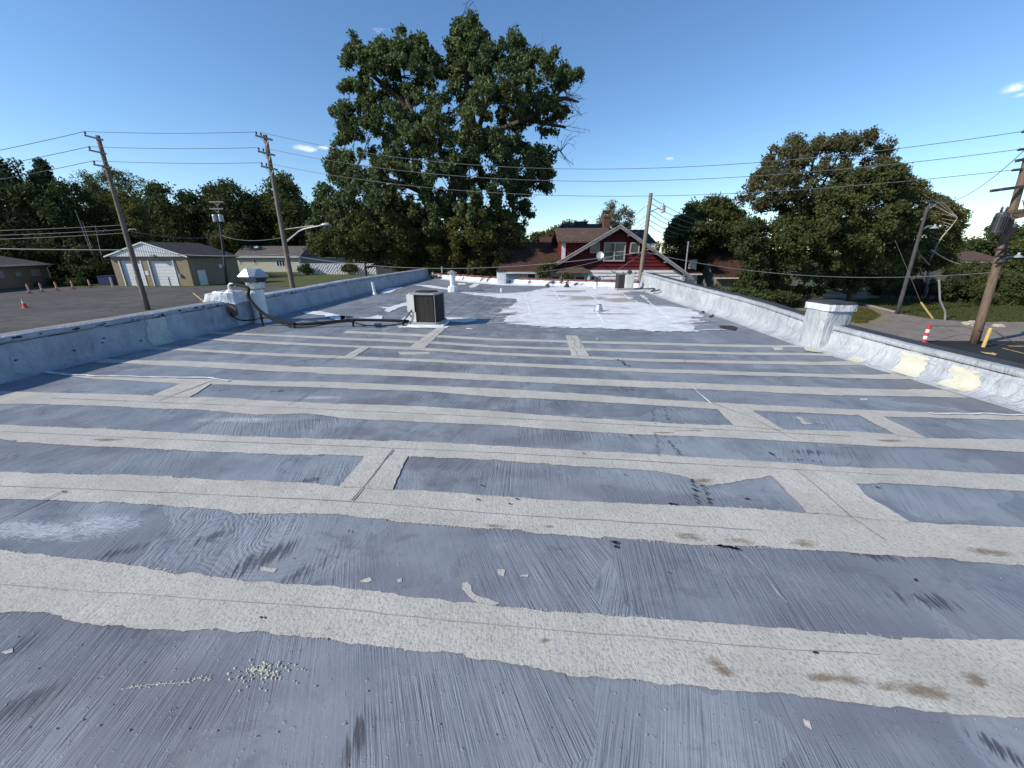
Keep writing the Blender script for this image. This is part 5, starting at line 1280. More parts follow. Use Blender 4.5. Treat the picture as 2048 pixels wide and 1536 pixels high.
p = on(51, 616, G); cn_ = thing('traffic_cone', 'single orange traffic cone with white collar alone on the parking lot', 'traffic cone', p)
mk('base', MB().box(p + Vector((0, 0, .03)), (.42, .42, .06)), 'orange', cn_); mk('cone', MB().lathe(p, [(.16, .06), (.035, .80), (.03, .82)], 14), 'orange', cn_)
mk('collar', MB().lathe(p + Vector((0, 0, .42)), [(.106, 0), (.078, .17)], 14), 'reflect', cn_); mk('collar', MB().lathe(p + Vector((0, 0, .66)), [(.066, 0), (.05, .08)], 14), 'reflect', cn_)
p = on(196, 572, G); p.y += 2; bn = thing('bin', 'dark blue bin in the shade left of the garage', 'bin', p); mk('body', MB().box(p + Vector((0, 0, .65)), (2.2, 1.4, 1.3)), 'bluebin', bn); mk('lid', MB().box(p + Vector((0, 0, 1.36)), (2.3, 1.5, .1), 0, .06), 'bluebin', bn)
# red and white tube, yellow bollard
p = on(1847, 686, G); tb_ = thing('striped_bollard', 'red and white striped tube post leaning at the edge of the black asphalt', 'bollard', p)
tp = p + Vector((.0, 0, 1.0)); mk('tube', MB().tube([p, tp], .085, 10), 'redband', tb_)
for t0, t1 in ((.22, .40), (.58, .76)): mk('white_band', MB().tube([p.lerp(tp, t0), p.lerp(tp, t1)], .092, 10), 'reflect', tb_)
mk('base', MB().lathe(p, [(.18, 0), (.16, .06)], 8), 'redband', tb_)
p = on(1966, 695, G); yb = solo('bollard', MB().tube([p, p + Vector((0, 0, .98)), p + Vector((0, 0, 1.02))], [.075, .075, .04], 10), 'yellow', 'slim yellow bollard on the black asphalt beside the big pole', 'bollard', p)
ch_ = smooth([on(1847, 686, G) + Vector((0, 0, .95)), (26.5, 22.6, G + .55), on(1955, 690, G) + Vector((0, .3, .75)), p + Vector((0, 0, .95)), p + Vector((1.2, 0, .4)), p + Vector((2.4, .1, .05)), p + Vector((4, .4, .04))], 6)
solo('rope', MB().tube(ch_, .02, 5), 'woodbrown', 'sagging rope from the striped post past the big pole to the yellow bollard', 'rope', p)
# boulders
for i, (px, py, r_, lb) in enumerate(((1938, 650, .30, 'larger pale boulder on the lawn edge left of the big pole'), (1996, 653, .27, 'smaller flat boulder on the lawn edge right of the big pole'))):
    p = on(px, py, G); m_ = MB(); n = 14
    for a_ in range(7):
        ph = PI / 2 * (1 - a_ / 6.0) if a_ else PI / 2
        ph = (a_ / 6.0) * PI / 2
        for j in range(n):
            t = 2 * PI * j / n; d = Vector((math.cos(t) * math.cos(ph), math.sin(t) * math.cos(ph), math.sin(ph))); k_ = r_ * (1 + .45 * mnoise.noise(d * 1.7 + Vector((i * 5, 0, 0))) + .15 * mnoise.noise(d * 5))
            m_.v.append((p.x + d.x * k_ * 1.25, p.y + d.y * k_, p.z + d.z * k_ * (1.0 if i == 0 else .6)))
    for a_ in range(6):
        for j in range(n): q = (j + 1) % n; m_.f.append((a_ * n + j, a_ * n + q, (a_ + 1) * n + q, (a_ + 1) * n + j))
    solo('boulder', m_, 'stone', lb, 'boulder', p)
# iron fence and guy guard
fA = on(1762, 598, G); fB = on(1898, 603, G)
irf = thing('iron_fence', 'black iron railing fence at the back of the roadside lawn', 'fence', fA)
n = 44
for i in range(n + 1):
    t = i / n; p = fA.lerp(fB, t); h_ = 1.75
    if i % 5 == 0: mk('post', MB().box(p + Vector((0, 0, h_ / 2)), (.09, .09, h_ + .1)), 'iron', irf)
    else: mk('picket', MB().box(p + Vector((0, 0, h_ / 2)), (.035, .035, h_)), 'iron', irf)
for z_ in (.15, 1.55): mk('rail', MB().bar(fA + Vector((0, 0, z_)), fB + Vector((0, 0, z_)), .05, .05), 'iron', irf)
p = on(1866, 638, G); q = at(1838, 578, p.y + .5)
gw = thing('guy_wire', 'guy wire with yellow plastic guard rising from the lawn', 'guy wire', p)
mk('guard', MB().tube([p, p.lerp(at(1842, 605, p.y + .3), 1.0)], .06, 6), 'yellow', gw); mk('cable', MB().tube([at(1842, 605, p.y + .3), at(1790, 480, p.y + 2)], .009, 4), 'wire', gw)
p = on(1890, 641, G); solo('plastic_pipe', MB().tube([p, p + Vector((-.2, 0, .6)), at(1880, 600, p.y), at(1878, 560, p.y)], .055, 6), 'greymetal', 'bent pale pipe sticking up from the lawn left of the boulders', 'pipe', p)

# ------------------------------------------------------------------ utility poles and wires
def upole(name, label, base, top, rad, arms, mat='wood', n=12):
    t = thing(name, label, 'utility pole', base)
    b = Vector(base); tp_ = Vector(top); pts = [b.lerp(tp_, i / 8) for i in range(9)]
    mk('shaft', MB().tube(pts, [rad * (1.12 - .35 * i / 8) for i in range(9)], n), mat, t, None, None, True)
    return t
def crossarm(t, c, half, d, ins=(), sec=(.1, .12), mat='darkwood', brace=True):
    c = Vector(c); d = Vector(d).normalized(); y = Vector((0, -.16, 0))
    arm = mk('cross_arm', MB().bar(c - d * half[0] + y, c + d * half[1] + y, sec[0], sec[1]), mat, t)
    if brace: mk('brace', MB().bar(c - d * half[0] * .45 + y + Vector((0, 0, -.03)), c + Vector((0, -.12, -.5)), .03, .04), 'greymetal', t); mk('brace', MB().bar(c + d * half[1] * .45 + y + Vector((0, 0, -.03)), c + Vector((0, -.12, -.5)), .03, .04), 'greymetal', t)
    for k_ in ins:
        p = c + d * k_ + y + Vector((0, 0, sec[1] / 2)); mk('insulator', MB().lathe(p, [(.03, 0), (.03, .06), (.08, .08), (.05, .12), (.075, .15), (.04, .21)], 8), 'ceramic', arm)
    return arm
P1D = 35.0
p1b = on(296, 620, G); P1D = p1b.y; p1t = at(195, 271, P1D)
u1 = upole('utility_pole', 'weathered utility pole with three short cross arms, left of the garage front', p1b, p1t, .18, None)
w1 = []
for (pl_, pr2, pc_) in (((174, 272), (210, 281), (194, 277)), ((183, 302), (216, 309), (200, 305)), ((192, 330), (224, 336), (208, 333))):
    a = at(*pl_, P1D); b = at(*pr2, P1D); c_ = at(*pc_, P1D); d = (b - a).normalized()
    crossarm(u1, c_, ((c_ - a).length, (b - c_).length), d, (-(c_ - a).length + .08,), brace=False); w1.append(a + Vector((0, -.1, .27)))
mk('bracket', MB().tube(smooth([at(256, 463, P1D), at(262, 459, P1D) + Vector((0, -.1, 0)), at(272, 459, P1D)]), .04, 6), 'greymetal', u1)
P2D = 34.5
p2b = on(594, 622, G); P2D = p2b.y; p2t = at(530, 270, P2D)
u2 = upole('utility_pole', 'weathered utility pole carrying a street light, between the garage and the big tree', p2b, p2t, .18, None)
w2 = []
for (pl_, pr2, pc_) in (((514, 273), (547, 282), (532, 277)), ((519, 304), (552, 312), (537, 308)), ((525, 334), (557, 341), (542, 337))):
    a = at(*pl_, P2D); b = at(*pr2, P2D); c_ = at(*pc_, P2D); d = (b - a).normalized(); L = (c_ - a).length
    crossarm(u2, c_, (L, (b - c_).length), d, (-L + .08, -L + .42)); w2.append(a + Vector((.02, -.1, .27)))
# street light arm
sa = at(568, 459, P2D); sb2 = at(572, 482, P2D); sh2 = at(648, 450, P2D - 1.5)
sl_ = thing('street_light', 'cobra head street light on a curved arm fixed to the pole by the big tree', 'street light', sa)
mk('tie_rod', MB().tube([sa, at(628, 451, P2D - 1.1)], .028, 5), 'greymetal', sl_)
for k_ in (0, .12): mk('arm', MB().tube(smooth([sb2 + Vector((0, 0, -k_)), at(588, 470 + k_ * 12, P2D - .4), at(606, 458 + k_ * 10, P2D - .8), sh2]), .035, 6), 'greymetal', sl_, None, None, True)
mk('lamp_head', MB().tube([sh2 + Vector((-.3, 0, -.02)), sh2 + Vector((0, 0, .02)), sh2 + Vector((.35, 0, .05)), sh2 + Vector((.5, 0, .03))], [.05, .12, .11, .04], 8), 'greymetal', sl_, None, None, True)
# far pole with transformers
FPD = 62.0
fb = at(443, 520, FPD); fb.z = G; ft_ = at(435, 402, FPD)
u3 = upole('utility_pole', 'distant dark pole with pale cross arms and grey transformers above the garage roof', fb, ft_ - Vector((0, 0, 0)), .18, None, 'darkwood')
for py, hw_ in ((404, 1.05), (418, 1.0)):
    c_ = at(434.5, py, FPD); crossarm(u3, c_, (hw_, hw_), (1, 0, 0), (), (.12, .12), 'palebark')
for dx in (-.35, .55):
    c_ = at(437, 438, FPD) + Vector((dx, -.2, -.4)); mk('transformer', MB().lathe(c_, [(.3, 0), (.32, .05), (.32, .85), (.28, .95), (.1, 1.0)], 12), 'greymetal', u3)
# house pole behind the roof
HP = 25.0
hb_ = at(1279, 575, HP); hb_.z = G; ht = at(1302, 386, HP)
dirn = (at(1302, 387, HP) - at(1281, 555, HP)); b0 = at(1281, 555, HP) - dirn * ((at(1281, 555, HP).z - G) / dirn.z)
u4 = upole('utility_pole', 'plain leaning pole with a yard light in front of the red gable', b0, ht, .14, None)
yl = at(1325, 420, HP); bl_ = thing('yard_light', 'round yard light near the top of the leaning pole by the red house', 'street light', yl)
mk('bracket', MB().tube(smooth([at(1302, 424, HP), at(1312, 418, HP), at(1320, 417, HP)]), .03, 6), 'greymetal', bl_)
mk('lamp_housing', MB().lathe(at(1325, 420, HP), [(.10, -.05), (.17, .03), (.16, .18), (.07, .24), (.06, .36), (.02, .38)], 12), 'greymetal', bl_)
mk('globe', MB().lathe(at(1325, 426, HP), [(.03, 0), (.13, .04), (.17, .14)], 12), 'reflect', bl_)
# big right pole
p4b = on(1948, 688, G); P4D = p4b.y; d4 = at(2034, 392, P4D); dv = d4 - on(1948, 688, G); p4t = p4b + dv * 1.62
u5 = upole('utility_pole', 'thick brown utility pole with transformer at the right frame edge', p4b, p4t, .165, None, 'woodbrown', 16)
def along(z_): return p4b + dv * ((z_ - G) / dv.z)
c_ = at(2048, 372, P4D); l_ = at(2002, 379, P4D - .3)
mk('cross_arm', MB().bar(l_, l_ + (Vector((2.4, .2, .30))), .1, .13), 'darkwood', u5); mk('cross_arm', MB().bar(l_ + Vector((.05, .45, 0)), l_ + Vector((2.45, .65, .30)), .1, .13), 'darkwood', u5)
l2 = at(2032, 322, P4D); mk('cross_arm', MB().bar(l2, l2 + Vector((2.4, .1, .45)), .1, .13), 'darkwood', u5)
wend = []
for (px, py) in ((2044, 263), (2036, 299), (2024, 340)):
    a = at(px, py, P4D); m_ = MB()
    for j in range(5): m_.lathe(a + Vector((.07 + j * .12, 0, -.06 + j * .012)), [(.03, 0), (.075, .03), (.075, .08), (.03, .11)], 8)
    mk('insulator', m_, 'ceramic', u5); mk('dead_end_rod', MB().tube([a, a + Vector((1.2, .2, .1))], .025, 5), 'greymetal', u5); wend.append(a)
tq = at(1998, 447, P4D - .2); mk('transformer', MB().lathe(tq + Vector((0, 0, -.45)), [(.22, 0), (.235, .05), (.235, .86), (.21, .93), (.08, .98)], 16), simple('dark_transformer_paint', (.04, .045, .055), .5), u5)
for dx in (-.12, .12): mk('bushing', MB().lathe(tq + Vector((dx, 0, .52)), [(.04, 0), (.06, .06), (.035, .1), (.055, .14), (.02, .24)], 8), 'ceramic', u5)
fn = MB()
for j in range(8):
    a_ = R(160 + j * 20); fn.box(tq + Vector((math.cos(a_) * .25, math.sin(a_) * .25, .0)), (.07, .012, .62), a_)
mk('cooling_fin', fn, simple('transformer_fin', (.03, .033, .04), .5), u5, None, 'stuff')
mk('mount_bracket', MB().bar(at(2008, 455, P4D), at(2030, 450, P4D), .12, .12), 'greymetal', u5)
mk('side_bracket', MB().prism([at(2024, 440, P4D - .25), at(2075, 428, P4D - .25), at(2075, 415, P4D - .25), at(2026, 420, P4D - .25)], (0, .1, 0)), 'woodbrown', u5)
q = at(2035, 515, P4D); mk('lamp_arm', MB().tube(smooth([at(1999, 525, P4D), at(2010, 516, P4D), at(2028, 513, P4D)]), .03, 6), 'greymetal', u5); mk('lamp_shade', MB().lathe(q, [(.22, 0), (.16, .08), (.07, .12), (.05, .24)], 12), 'greymetal', u5)
for py in (500, 513, 526): mk('cable_clamp', MB().tube([at(1990, py, P4D) + Vector((-.25, -.2, 0)), at(2000, py - 3, P4D) + Vector((.25, -.2, 0))], .05, 6), 'ceramic', u5)
mk('riser_cable', MB().tube(smooth([at(2016, 458, P4D) + Vector((0, -.35, 0)), at(1996, 480, P4D) + Vector((0, -.4, 0)), at(1992, 515, P4D) + Vector((0, -.35, 0))]), .06, 6), 'hose', u5)
mk('riser_cable', MB().tube(smooth([at(2030, 402, P4D) + Vector((0, -.3, 0)), at(2024, 425, P4D) + Vector((0, -.45, 0)), at(2008, 428, P4D) + Vector((0, -.3, 0))]), .02, 6), 'hose', u5)
# pole before the right trees, its shade put into the dark wood colour
bpb = on(1794, 628, G); BPD = bpb.y; bpt = at(1858, 404, BPD)
u6 = upole('utility_pole', 'dark slanting pole in front of the right hand trees with a small light arm', bpb, bpt, .13, None, 'darkwood')
crossarm(u6, at(1862, 402, BPD), (.7, 1.1), (1, 0, .03), ()); mk('light_arm', MB().tube(smooth([at(1845, 460, BPD), at(1855, 453, BPD), at(1866, 452, BPD)]), .04, 6), 'greymetal', u6)
mk('lamp_shade', MB().lathe(at(1868, 457, BPD), [(.28, 0), (.2, .1), (.08, .16), (.06, .3)], 10), 'greymetal', u6)

def wire(label, a, b, sag, r_=.018, name='power_line', mat='wire', n=28, cat='wire'):
    a = Vector(a); b = Vector(b); pts = []
    for i in range(n + 1):
        t = i / n; p = a.lerp(b, t); p.z -= sag * 4 * t * (1 - t); pts.append(p)
    return solo(name, MB().tube(pts, r_, 4), mat, label, cat, a, 'overhead wires')
pos = ('top', 'middle', 'bottom')
edgeL = ((-250, 345), (-250, 372), (-250, 400))
for i in range(3):
    wire(pos[i] + ' wire from the left frame edge to the left utility pole', at(*edgeL[i], 26), w1[i], .12, .018)
    wire(pos[i] + ' wire spanning the two left utility poles', w1[i], w2[i], .10, .018)
    wire(pos[i] + ' long wire passing before the big tree to the right frame edge', w2[i] + Vector((.3, 0, 0)), wend[i], (1.95, 1.75, 1.65)[i], .014, n=50)
tcl = at(243, 452, P1D); 
for i, (py0, py1) in enumerate(((456, 450), (462, 459), (467, 466))):
    wire(('uppermost', 'middle', 'lowest')[i] + ' of three thin cables meeting the left pole halfway up', at(-260, py0 + 8 + i * 4, 31), at(246 + i * 2, py1, P1D), .15, .016)
wire('double telephone cable crossing low in front of the brown brick building', at(-260, 490, 31), at(265, 500, P1D), .10, .035)
wire('low telephone cable between the two left poles crossing the garage roof', at(265, 500, P1D), at(566, 508, P2D), .30, .026)
wire('low telephone cable across the big tree foot to the pole by the red house', at(567, 508, P2D), at(1287, 504, HP), 1.05, .022)
wire('cable running down from the left pole to the far transformer pole', at(258, 462, P1D), at(441, 470, FPD), .5, .02)
wire('cable from the far transformer pole toward the street light pole', at(441, 470, FPD), at(572, 474, P2D), .5, .02)
for i, (pa, pb) in enumerate((((1305, 397), (1362, 422)), ((1304, 408), (1354, 430)), ((1303, 420), (1345, 439)), ((1300, 428), (1340, 446)), ((1299, 440), (1335, 455)), ((1298, 450), (1328, 463)))):
    e_ = at(pb[0] + (pb[0] - pa[0]) * .9, pb[1] + (pb[1] - pa[1]) * .9, 45); wire(('first', 'second', 'third', 'fourth', 'fifth', 'sixth')[i] + ' from the top of the wires leaving the leaning pole to the right', at(*pa, HP), e_, .2, .018)
for i, (pa, pb) in enumerate((((1290, 413), (1265, 431)), ((1296, 428), (1266, 447)), ((1294, 439), (1264, 459)), ((1292, 449), (1272, 463)))):
    e_ = at(pb[0] - 12, pb[1] + 9, 36); wire(('first', 'second', 'third', 'fourth')[i] + ' from the top of the wires dropping left behind the red house', at(*pa, HP), e_, .1, .018)
wire('looped jumper cable at the top left of the leaning pole', at(1298, 400, HP), at(1292, 414, HP), .1, .02)
wire('low cable from the leaning pole across the right trees to the big right pole', at(1290, 504, HP), at(1985, 545, P4D), .75, .018)
wire('sagging cable from the big right pole up left to the dark slanting pole', at(2060, 290, P4D), at(1868, 402, BPD), .9, .02)
wire('service drop from the leaning pole down to the porch eave', at(1283, 506, HP), at(1205, 556, 27.4), .1, .015)
wire('service drop from the leaning pole down to the left end of the roof', at(1240, 508, HP + 2), at(1030, 546, 26.5), .3, .015)

# ------------------------------------------------------------------ trees
def inpoly(x, y, poly):
    c_ = np.zeros(x.shape, bool); n = len(poly)
    for i in range(n):
        x0, y0 = poly[i]; x1, y1 = poly[(i + 1) % n]
        cond = ((y0 > y) != (y1 > y)); xi = (x1 - x0) * (y - y0) / (y1 - y0 + 1e-12) + x0
        c_ ^= cond & (x < xi)
    return c_
def pdist(x, y, poly):
    d = np.full(x.shape, 1e9); n = len(poly)
    for i in range(n):
        x0, y0 = poly[i]; x1, y1 = poly[(i + 1) % n]; L2 = (x1 - x0) ** 2 + (y1 - y0) ** 2 + 1e-9
        t = np.clip(((x - x0) * (x1 - x0) + (y - y0) * (y1 - y0)) / L2, 0, 1)
        d = np.minimum(d, np.hypot(x - x0 - t * (x1 - x0), y - y0 - t * (y1 - y0)))
    return d
def vat(px, py, D):
    u = (px - 1024) / FPX; v = (768 - py) / FPX; b = math.cos(PITCH) + v * math.sin(PITCH); c_ = -math.sin(PITCH) + v * math.cos(PITCH)
    t = D / b; return np.stack([u * t, D + 0 * u, HC + c_ * t], 1)
def leaf_mesh(name, centers, rad, per, size, flat_=1.0, aspect=.5):
    n = len(centers); N_ = n * per
    c_ = np.repeat(centers, per, 0); r_ = np.repeat(rad, per)
    d = rng.normal(size=(N_, 3)); d /= np.linalg.norm(d, axis=1)[:, None]; rr2 = rng.random(N_) ** .45
    p = c_ + d * (r_ * rr2)[:, None] * np.array([1, 1, flat_])
    p[:, 2] = np.maximum(p[:, 2], G + .05)
    u = rng.normal(size=(N_, 3)); u[:, 2] -= .5; u /= np.linalg.norm(u, axis=1)[:, None]
    w = rng.normal(size=(N_, 3)) + d * .8 + np.array([0, 0, .5]); v = np.cross(u, w); v /= np.linalg.norm(v, axis=1)[:, None]
    s_ = size * rng.uniform(.6, 1.3, N_)
    a = p - u * s_[:, None] * .5; b = p + v * (s_ * aspect * .5)[:, None]; e_ = p + u * s_[:, None] * .5; f = p - v * (s_ * aspect * .5)[:, None]
    V = np.stack([a, b, e_, f], 1).reshape(-1, 3)
    me = bpy.data.meshes.new(name)
    me.vertices.add(len(V)); me.vertices.foreach_set('co', V.astype(np.float32).ravel())
    me.loops.add(N_ * 4); me.loops.foreach_set('vertex_index', np.arange(N_ * 4, dtype=np.int32))
    me.polygons.add(N_); me.polygons.foreach_set('loop_start', np.arange(0, N_ * 4, 4, dtype=np.int32)); me.polygons.foreach_set('loop_total', np.full(N_, 4, dtype=np.int32))
    me.update(calc_edges=True); return me
NT = [0]
def tree(name, label, poly, D, n_cl, tufts, per, cr_px, tuft_m, leaf, mat, base=None, holes=(), depth=1.0, limbs=None, trunk_r=.3, bark='bark', group=None, cat='tree', twigs=60, gap=.0, up=.6, aspect=.5, maxd=None):
    """crown grown inside a silhouette at distance D: clumps of tufts of leaves spread through its depth"""
    xs = [p[0] for p in poly]; ys = [p[1] for p in poly]; k_ = D / FPX
    base = base or ((min(xs) + max(xs)) / 2, None)
    bx = at(base[0], max(ys), D).x; B = Vector((bx, D, G))
    t = thing(name, label, cat, B, group)
    X = rng.uniform(min(xs), max(xs), n_cl * 8); Y = rng.uniform(min(ys), max(ys), n_cl * 8)
    ok = inpoly(X, Y, poly)
    for (hx_, hy_, hr) in holes: ok &= np.hypot(X - hx_, Y - hy_) > hr + cr_px * .1
    X, Y = X[ok], Y[ok]; dd_ = pdist(X, Y, poly); ok = dd_ > cr_px * .12; X, Y, dd_ = X[ok][:n_cl], Y[ok][:n_cl], dd_[ok][:n_cl]
    md = (maxd or 9) 
    Z = rng.uniform(-1, 1, len(X)); Z = np.sign(Z) * np.abs(Z) ** .6; DZ = Z * np.minimum(dd_ * k_ * 1.5 + .5, md) * depth
    # tufts around the clumps, more on their upper and outer sides
    m_ = len(X) * tufts; cx = np.repeat(X, tufts); cy = np.repeat(Y, tufts); cz = np.repeat(DZ, tufts)
    cr = np.repeat(cr_px * rng.uniform(.6, 1.35, len(X)), tufts)
    a = rng.normal(size=(m_, 3)); a /= np.linalg.norm(a, axis=1)[:, None]; q = rng.random(m_) ** .4
    tx = cx + a[:, 0] * cr * q; ty = cy - (a[:, 1] * up + .1) * cr * q; tz = cz + a[:, 2] * cr * q * k_
    ok = inpoly(tx, ty, poly)
    for (hx_, hy_, hr) in holes: ok &= np.hypot(tx - hx_, ty - hy_) > hr
    if gap:
        gn = np.array([mnoise.noise(Vector((x_ * .045, y_ * .045, z_ * .15 + D))) for x_, y_, z_ in zip(tx, ty, tz)]); ok &= gn > -gap
    # sky gaps between fringe tufts
    tx, ty, tz = tx[ok], ty[ok], tz[ok]
    C = vat(tx, ty, D + tz)
    rad = tuft_m * rng.uniform(.6, 1.3, len(C))
    me = leaf_mesh('crown', C - np.array(B), rad, per, leaf, 1.0, aspect)
    # clamp handled in world space below
    crown = link('crown', me, M[mat], t)
    # skeleton
    sk = []
    topy = min(ys); H_ = max(ys) - topy
    main = limbs or [[(base[0], max(ys) - H_ * .05), (base[0] + 4, max(ys) - H_ * .4), (base[0] - 3, topy + H_ * .3)]]
    tm_ = MB(); first = Vector(at(main[0][0][0], main[0][0][1], D)); rt = [B, first]
    nodes = []
    for li, L in enumerate(main):
        pts = [at(p[0], p[1], D + (p[2] if len(p) > 2 else 0)) for p in L]
        if li == 0: pts = [B] + pts
        sp_ = smooth(pts, 5); r0 = trunk_r if li == 0 else trunk_r * .40
        tm_.tube(sp_, [max(.03, r0 * (1 - .85 * i / len(sp_))) for i in range(len(sp_))], 7)
        nodes += [(p, max(.03, r0 * (1 - .85 * i / len(sp_)))) for i, p in enumerate(sp_)]
    mk('trunk', tm_, bark, t, None, None, True)
    if twigs and len(C):
        tw = MB(); nn = [p for p, r_ in nodes]
        for i in rng.choice(len(C), min(twigs, len(C)), replace=False):
            p = Vector(C[i]); cand = [(((p - n_).length + max(0, n_.z - p.z + .5) * 3), n_, r2) for (n_, r2) in nodes]; _, n_, r2 = min(cand, key=lambda z_: z_[0])
            mid3 = n_.lerp(p, .5) + Vector((random.uniform(-.3, .3), random.uniform(-.3, .3), random.uniform(0, .12) * (p - n_).length)); L = (p - n_).length
            r3 = min(r2 * .6, .012 * L + .02); tw.tube(smooth([n_, mid3, p], 3), [r3 * (1 - .8 * j / 6) for j in range(7)], 4, False)
        mk('branches', tw, bark, t, None, 'stuff')
    return t
Z7 = lambda x, y: (560 + x * .3646, y * .3646)
oak = [Z7(*p) for p in ((380,150),(400,170),(430,240),(455,235),(470,160),(520,200),(560,195),(580,240),(600,230),(630,190),(645,115),(680,160),(720,200),(760,165),(795,200),(800,235),(860,290),(900,370),(930,300),(905,205),(960,150),(970,45),(1000,70),(1010,130),(1050,50),(1075,90),(1060,130),(1110,115),
   (1150,190),(1200,175),(1260,180),(1305,145),(1340,215),(1340,270),(1410,270),(1460,285),(1520,270),(1530,340),(1600,375),(1650,390),(1660,450),(1580,470),(1545,520),(1540,560),(1620,610),(1610,660),(1500,670),(1430,680),(1530,730),(1480,780),(1540,830),(1500,870),(1540,940),(1490,970),(1490,1050),(1450,1080),
   (1400,1050),(1370,1080),(1415,1180),(1360,1200),(1350,1300),(1300,1340),(1290,1440),(1240,1510),(900,1500),(560,1460),(540,1405),(200,1395),(130,1330),(140,1260),(180,1180),(180,1080),(210,1000),(280,960),(210,890),(280,850),(270,760),(340,750),(330,700),(265,660),(260,620),(330,560),(420,570),(440,520),(325,480),(345,455),(430,430),(450,380),(340,355),(335,280),(380,260))]
oholes = [(*Z7(965, 690), 13), (*Z7(430, 1080), 9), (*Z7(1000, 870), 8), (*Z7(780, 1060), 5), (*Z7(1370, 705), 12), (*Z7(1200, 1030), 8), (*Z7(1110, 670), 8), (*Z7(480, 720), 9), (*Z7(1260, 620), 6), (*Z7(620, 300), 6), (*Z7(1240, 300), 7), (*Z7(880, 870), 5), (*Z7(1330, 480), 6),
          (*Z7(700, 620), 4), (*Z7(1080, 560), 4), (*Z7(530, 440), 5), (*Z7(1180, 860), 5), (*Z7(1400, 600), 6), (*Z7(300, 720), 8), (*Z7(1440, 560), 6), (*Z7(560, 1090), 5), (*Z7(860, 560), 4)]
OK_L = [[Z7(940, 1480), Z7(930, 1200), Z7(960, 1000), Z7(1040, 850), Z7(1060, 720), Z7(1040, 560), Z7(1020, 400), Z7(1005, 260)],
        [Z7(1060, 770), Z7(1110, 640), Z7(1150, 480), Z7(1160, 330), Z7(1290, 200)], [Z7(960, 1000) + (-1,), Z7(860, 800) + (-2,), Z7(720, 600) + (-2,), Z7(660, 420), Z7(650, 160)],
        [Z7(1040, 860), Z7(1200, 720), Z7(1350, 650) + (-2,), Z7(1480, 560), Z7(1600, 440)], [Z7(960, 1040), Z7(1150, 960), Z7(1350, 980) + (-2,), Z7(1470, 1010)], [Z7(930, 1150), Z7(700, 1020) + (-3,), Z7(450, 960) + (-3,), Z7(260, 900)],
        [Z7(880, 820), Z7(650, 700) + (2,), Z7(450, 680), Z7(280, 640)], [Z7(720, 600), Z7(560, 460), Z7(440, 340), Z7(390, 190)], [Z7(930, 1250), Z7(1010, 1180) + (-4,), Z7(1150, 1230) + (-5,), Z7(1290, 1190)], [Z7(930, 1300), Z7(640, 1280) + (-4,), Z7(350, 1320) + (-4,), Z7(180, 1290)],
        [Z7(1350, 650), Z7(1480, 680), Z7(1570, 700)], [Z7(1480, 560), Z7(1560, 540), Z7(1640, 560)]]
tree('oak_tree', 'huge dark oak with two rounded tops towering behind the roof at centre', oak, 41, 900, 10, 28, 12, .40, .30, 'leaf_oak', base=(Z7(940, 1480)[0], None), holes=oholes, limbs=OK_L, trunk_r=.7, twigs=520, maxd=8, up=1.0, gap=.6)
# bare twig sprays at the oak's right side belong to it visually: dead branches
dt = MB()
for (sx, sy, ex, ey) in ((1540, 560, 1680, 560), (1560, 540, 1640, 470), (1500, 680, 1640, 680), (1520, 800, 1610, 880), (1350, 300, 1400, 260), (1560, 500, 1650, 600), (1540, 830, 1600, 775), (990, 120, 1015, 40)):
    a = at(*Z7(sx, sy), 41); b = at(*Z7(ex, ey), 41)
    for k_ in range(4):
        e_ = b + Vector((random.uniform(-.9, .9), random.uniform(-1, 1), random.uniform(-.8, .8))); m1 = a.lerp(e_, .5) + Vector((0, 0, random.uniform(-.3, .4)))
        dt.tube(smooth([a, m1, e_], 4), [.03, .027, .024, .021, .018, .016, .014, .012, .01], 4, False)
        for j in range(3): s2 = m1.lerp(e_, random.random()); dt.tube([s2, s2 + Vector((random.uniform(-.7, .7), random.uniform(-.5, .5), random.uniform(-.6, .6)))], [.012, .008], 3, False)
oak_o = [o for o in bpy.data.objects if o.name == 'oak_tree'][0]
mk('dead_twigs', dt, 'bark', oak_o, None, 'stuff')
# lighter small tree growing in front of the oak's foot
tree('young_tree', 'lighter green young maple filling the foot of the big oak, left side', [(612,500),(625,470),(660,455),(700,430),(740,415),(770,370),(800,400),(830,440),(850,480),(845,530),(800,545),(740,515),(640,505)], 37, 90, 9, 34, 15, .5, .27, 'leaf_mid', trunk_r=.15, twigs=60, bark='bark', maxd=3)
tree('young_tree', 'yellow green young maple at the foot of the big oak, right side', [(850,500),(870,450),(900,420),(940,430),(955,380),(990,420),(1020,430),(1045,470),(1050,500),(1030,530),(1010,555),(960,556),(910,548),(860,545)], 36, 90, 9, 34, 14, .45, .25, 'leaf_yellow', trunk_r=.14, twigs=60, bark='bark', maxd=3)
# left tree line
tree('tree', 'tall dark tree mass at the left frame edge', [(-160,300),(-60,300),(0,318),(40,330),(80,340),(110,350),(135,372),(150,400),(160,450),(150,590),(-160,590)], 72, 170, 9, 26, 26, 1.1, .62, 'leaf_dark', trunk_r=.35, group='tree line beyond the parking lot')
tree('spruce_tree', 'pointed spruce tip rising above the left trees', [(80,312),(86,322),(92,330),(98,345),(108,360),(112,420),(60,420),(62,360),(70,340),(76,325)], 76, 60, 8, 20, 9, .8, .55, 'needle', trunk_r=.3, twigs=20, group='tree line beyond the parking lot')
tree('tree', 'feathery locust tree behind the left utility pole', [(132,372),(150,350),(175,345),(200,335),(235,340),(265,350),(290,365),(285,400),(300,440),(290,500),(240,520),(170,520),(140,500),(130,430)], 80, 150, 8, 26, 18, 1.0, .52, 'leaf_mid', trunk_r=.3, twigs=90, gap=.35, aspect=.3, group='tree line beyond the parking lot')
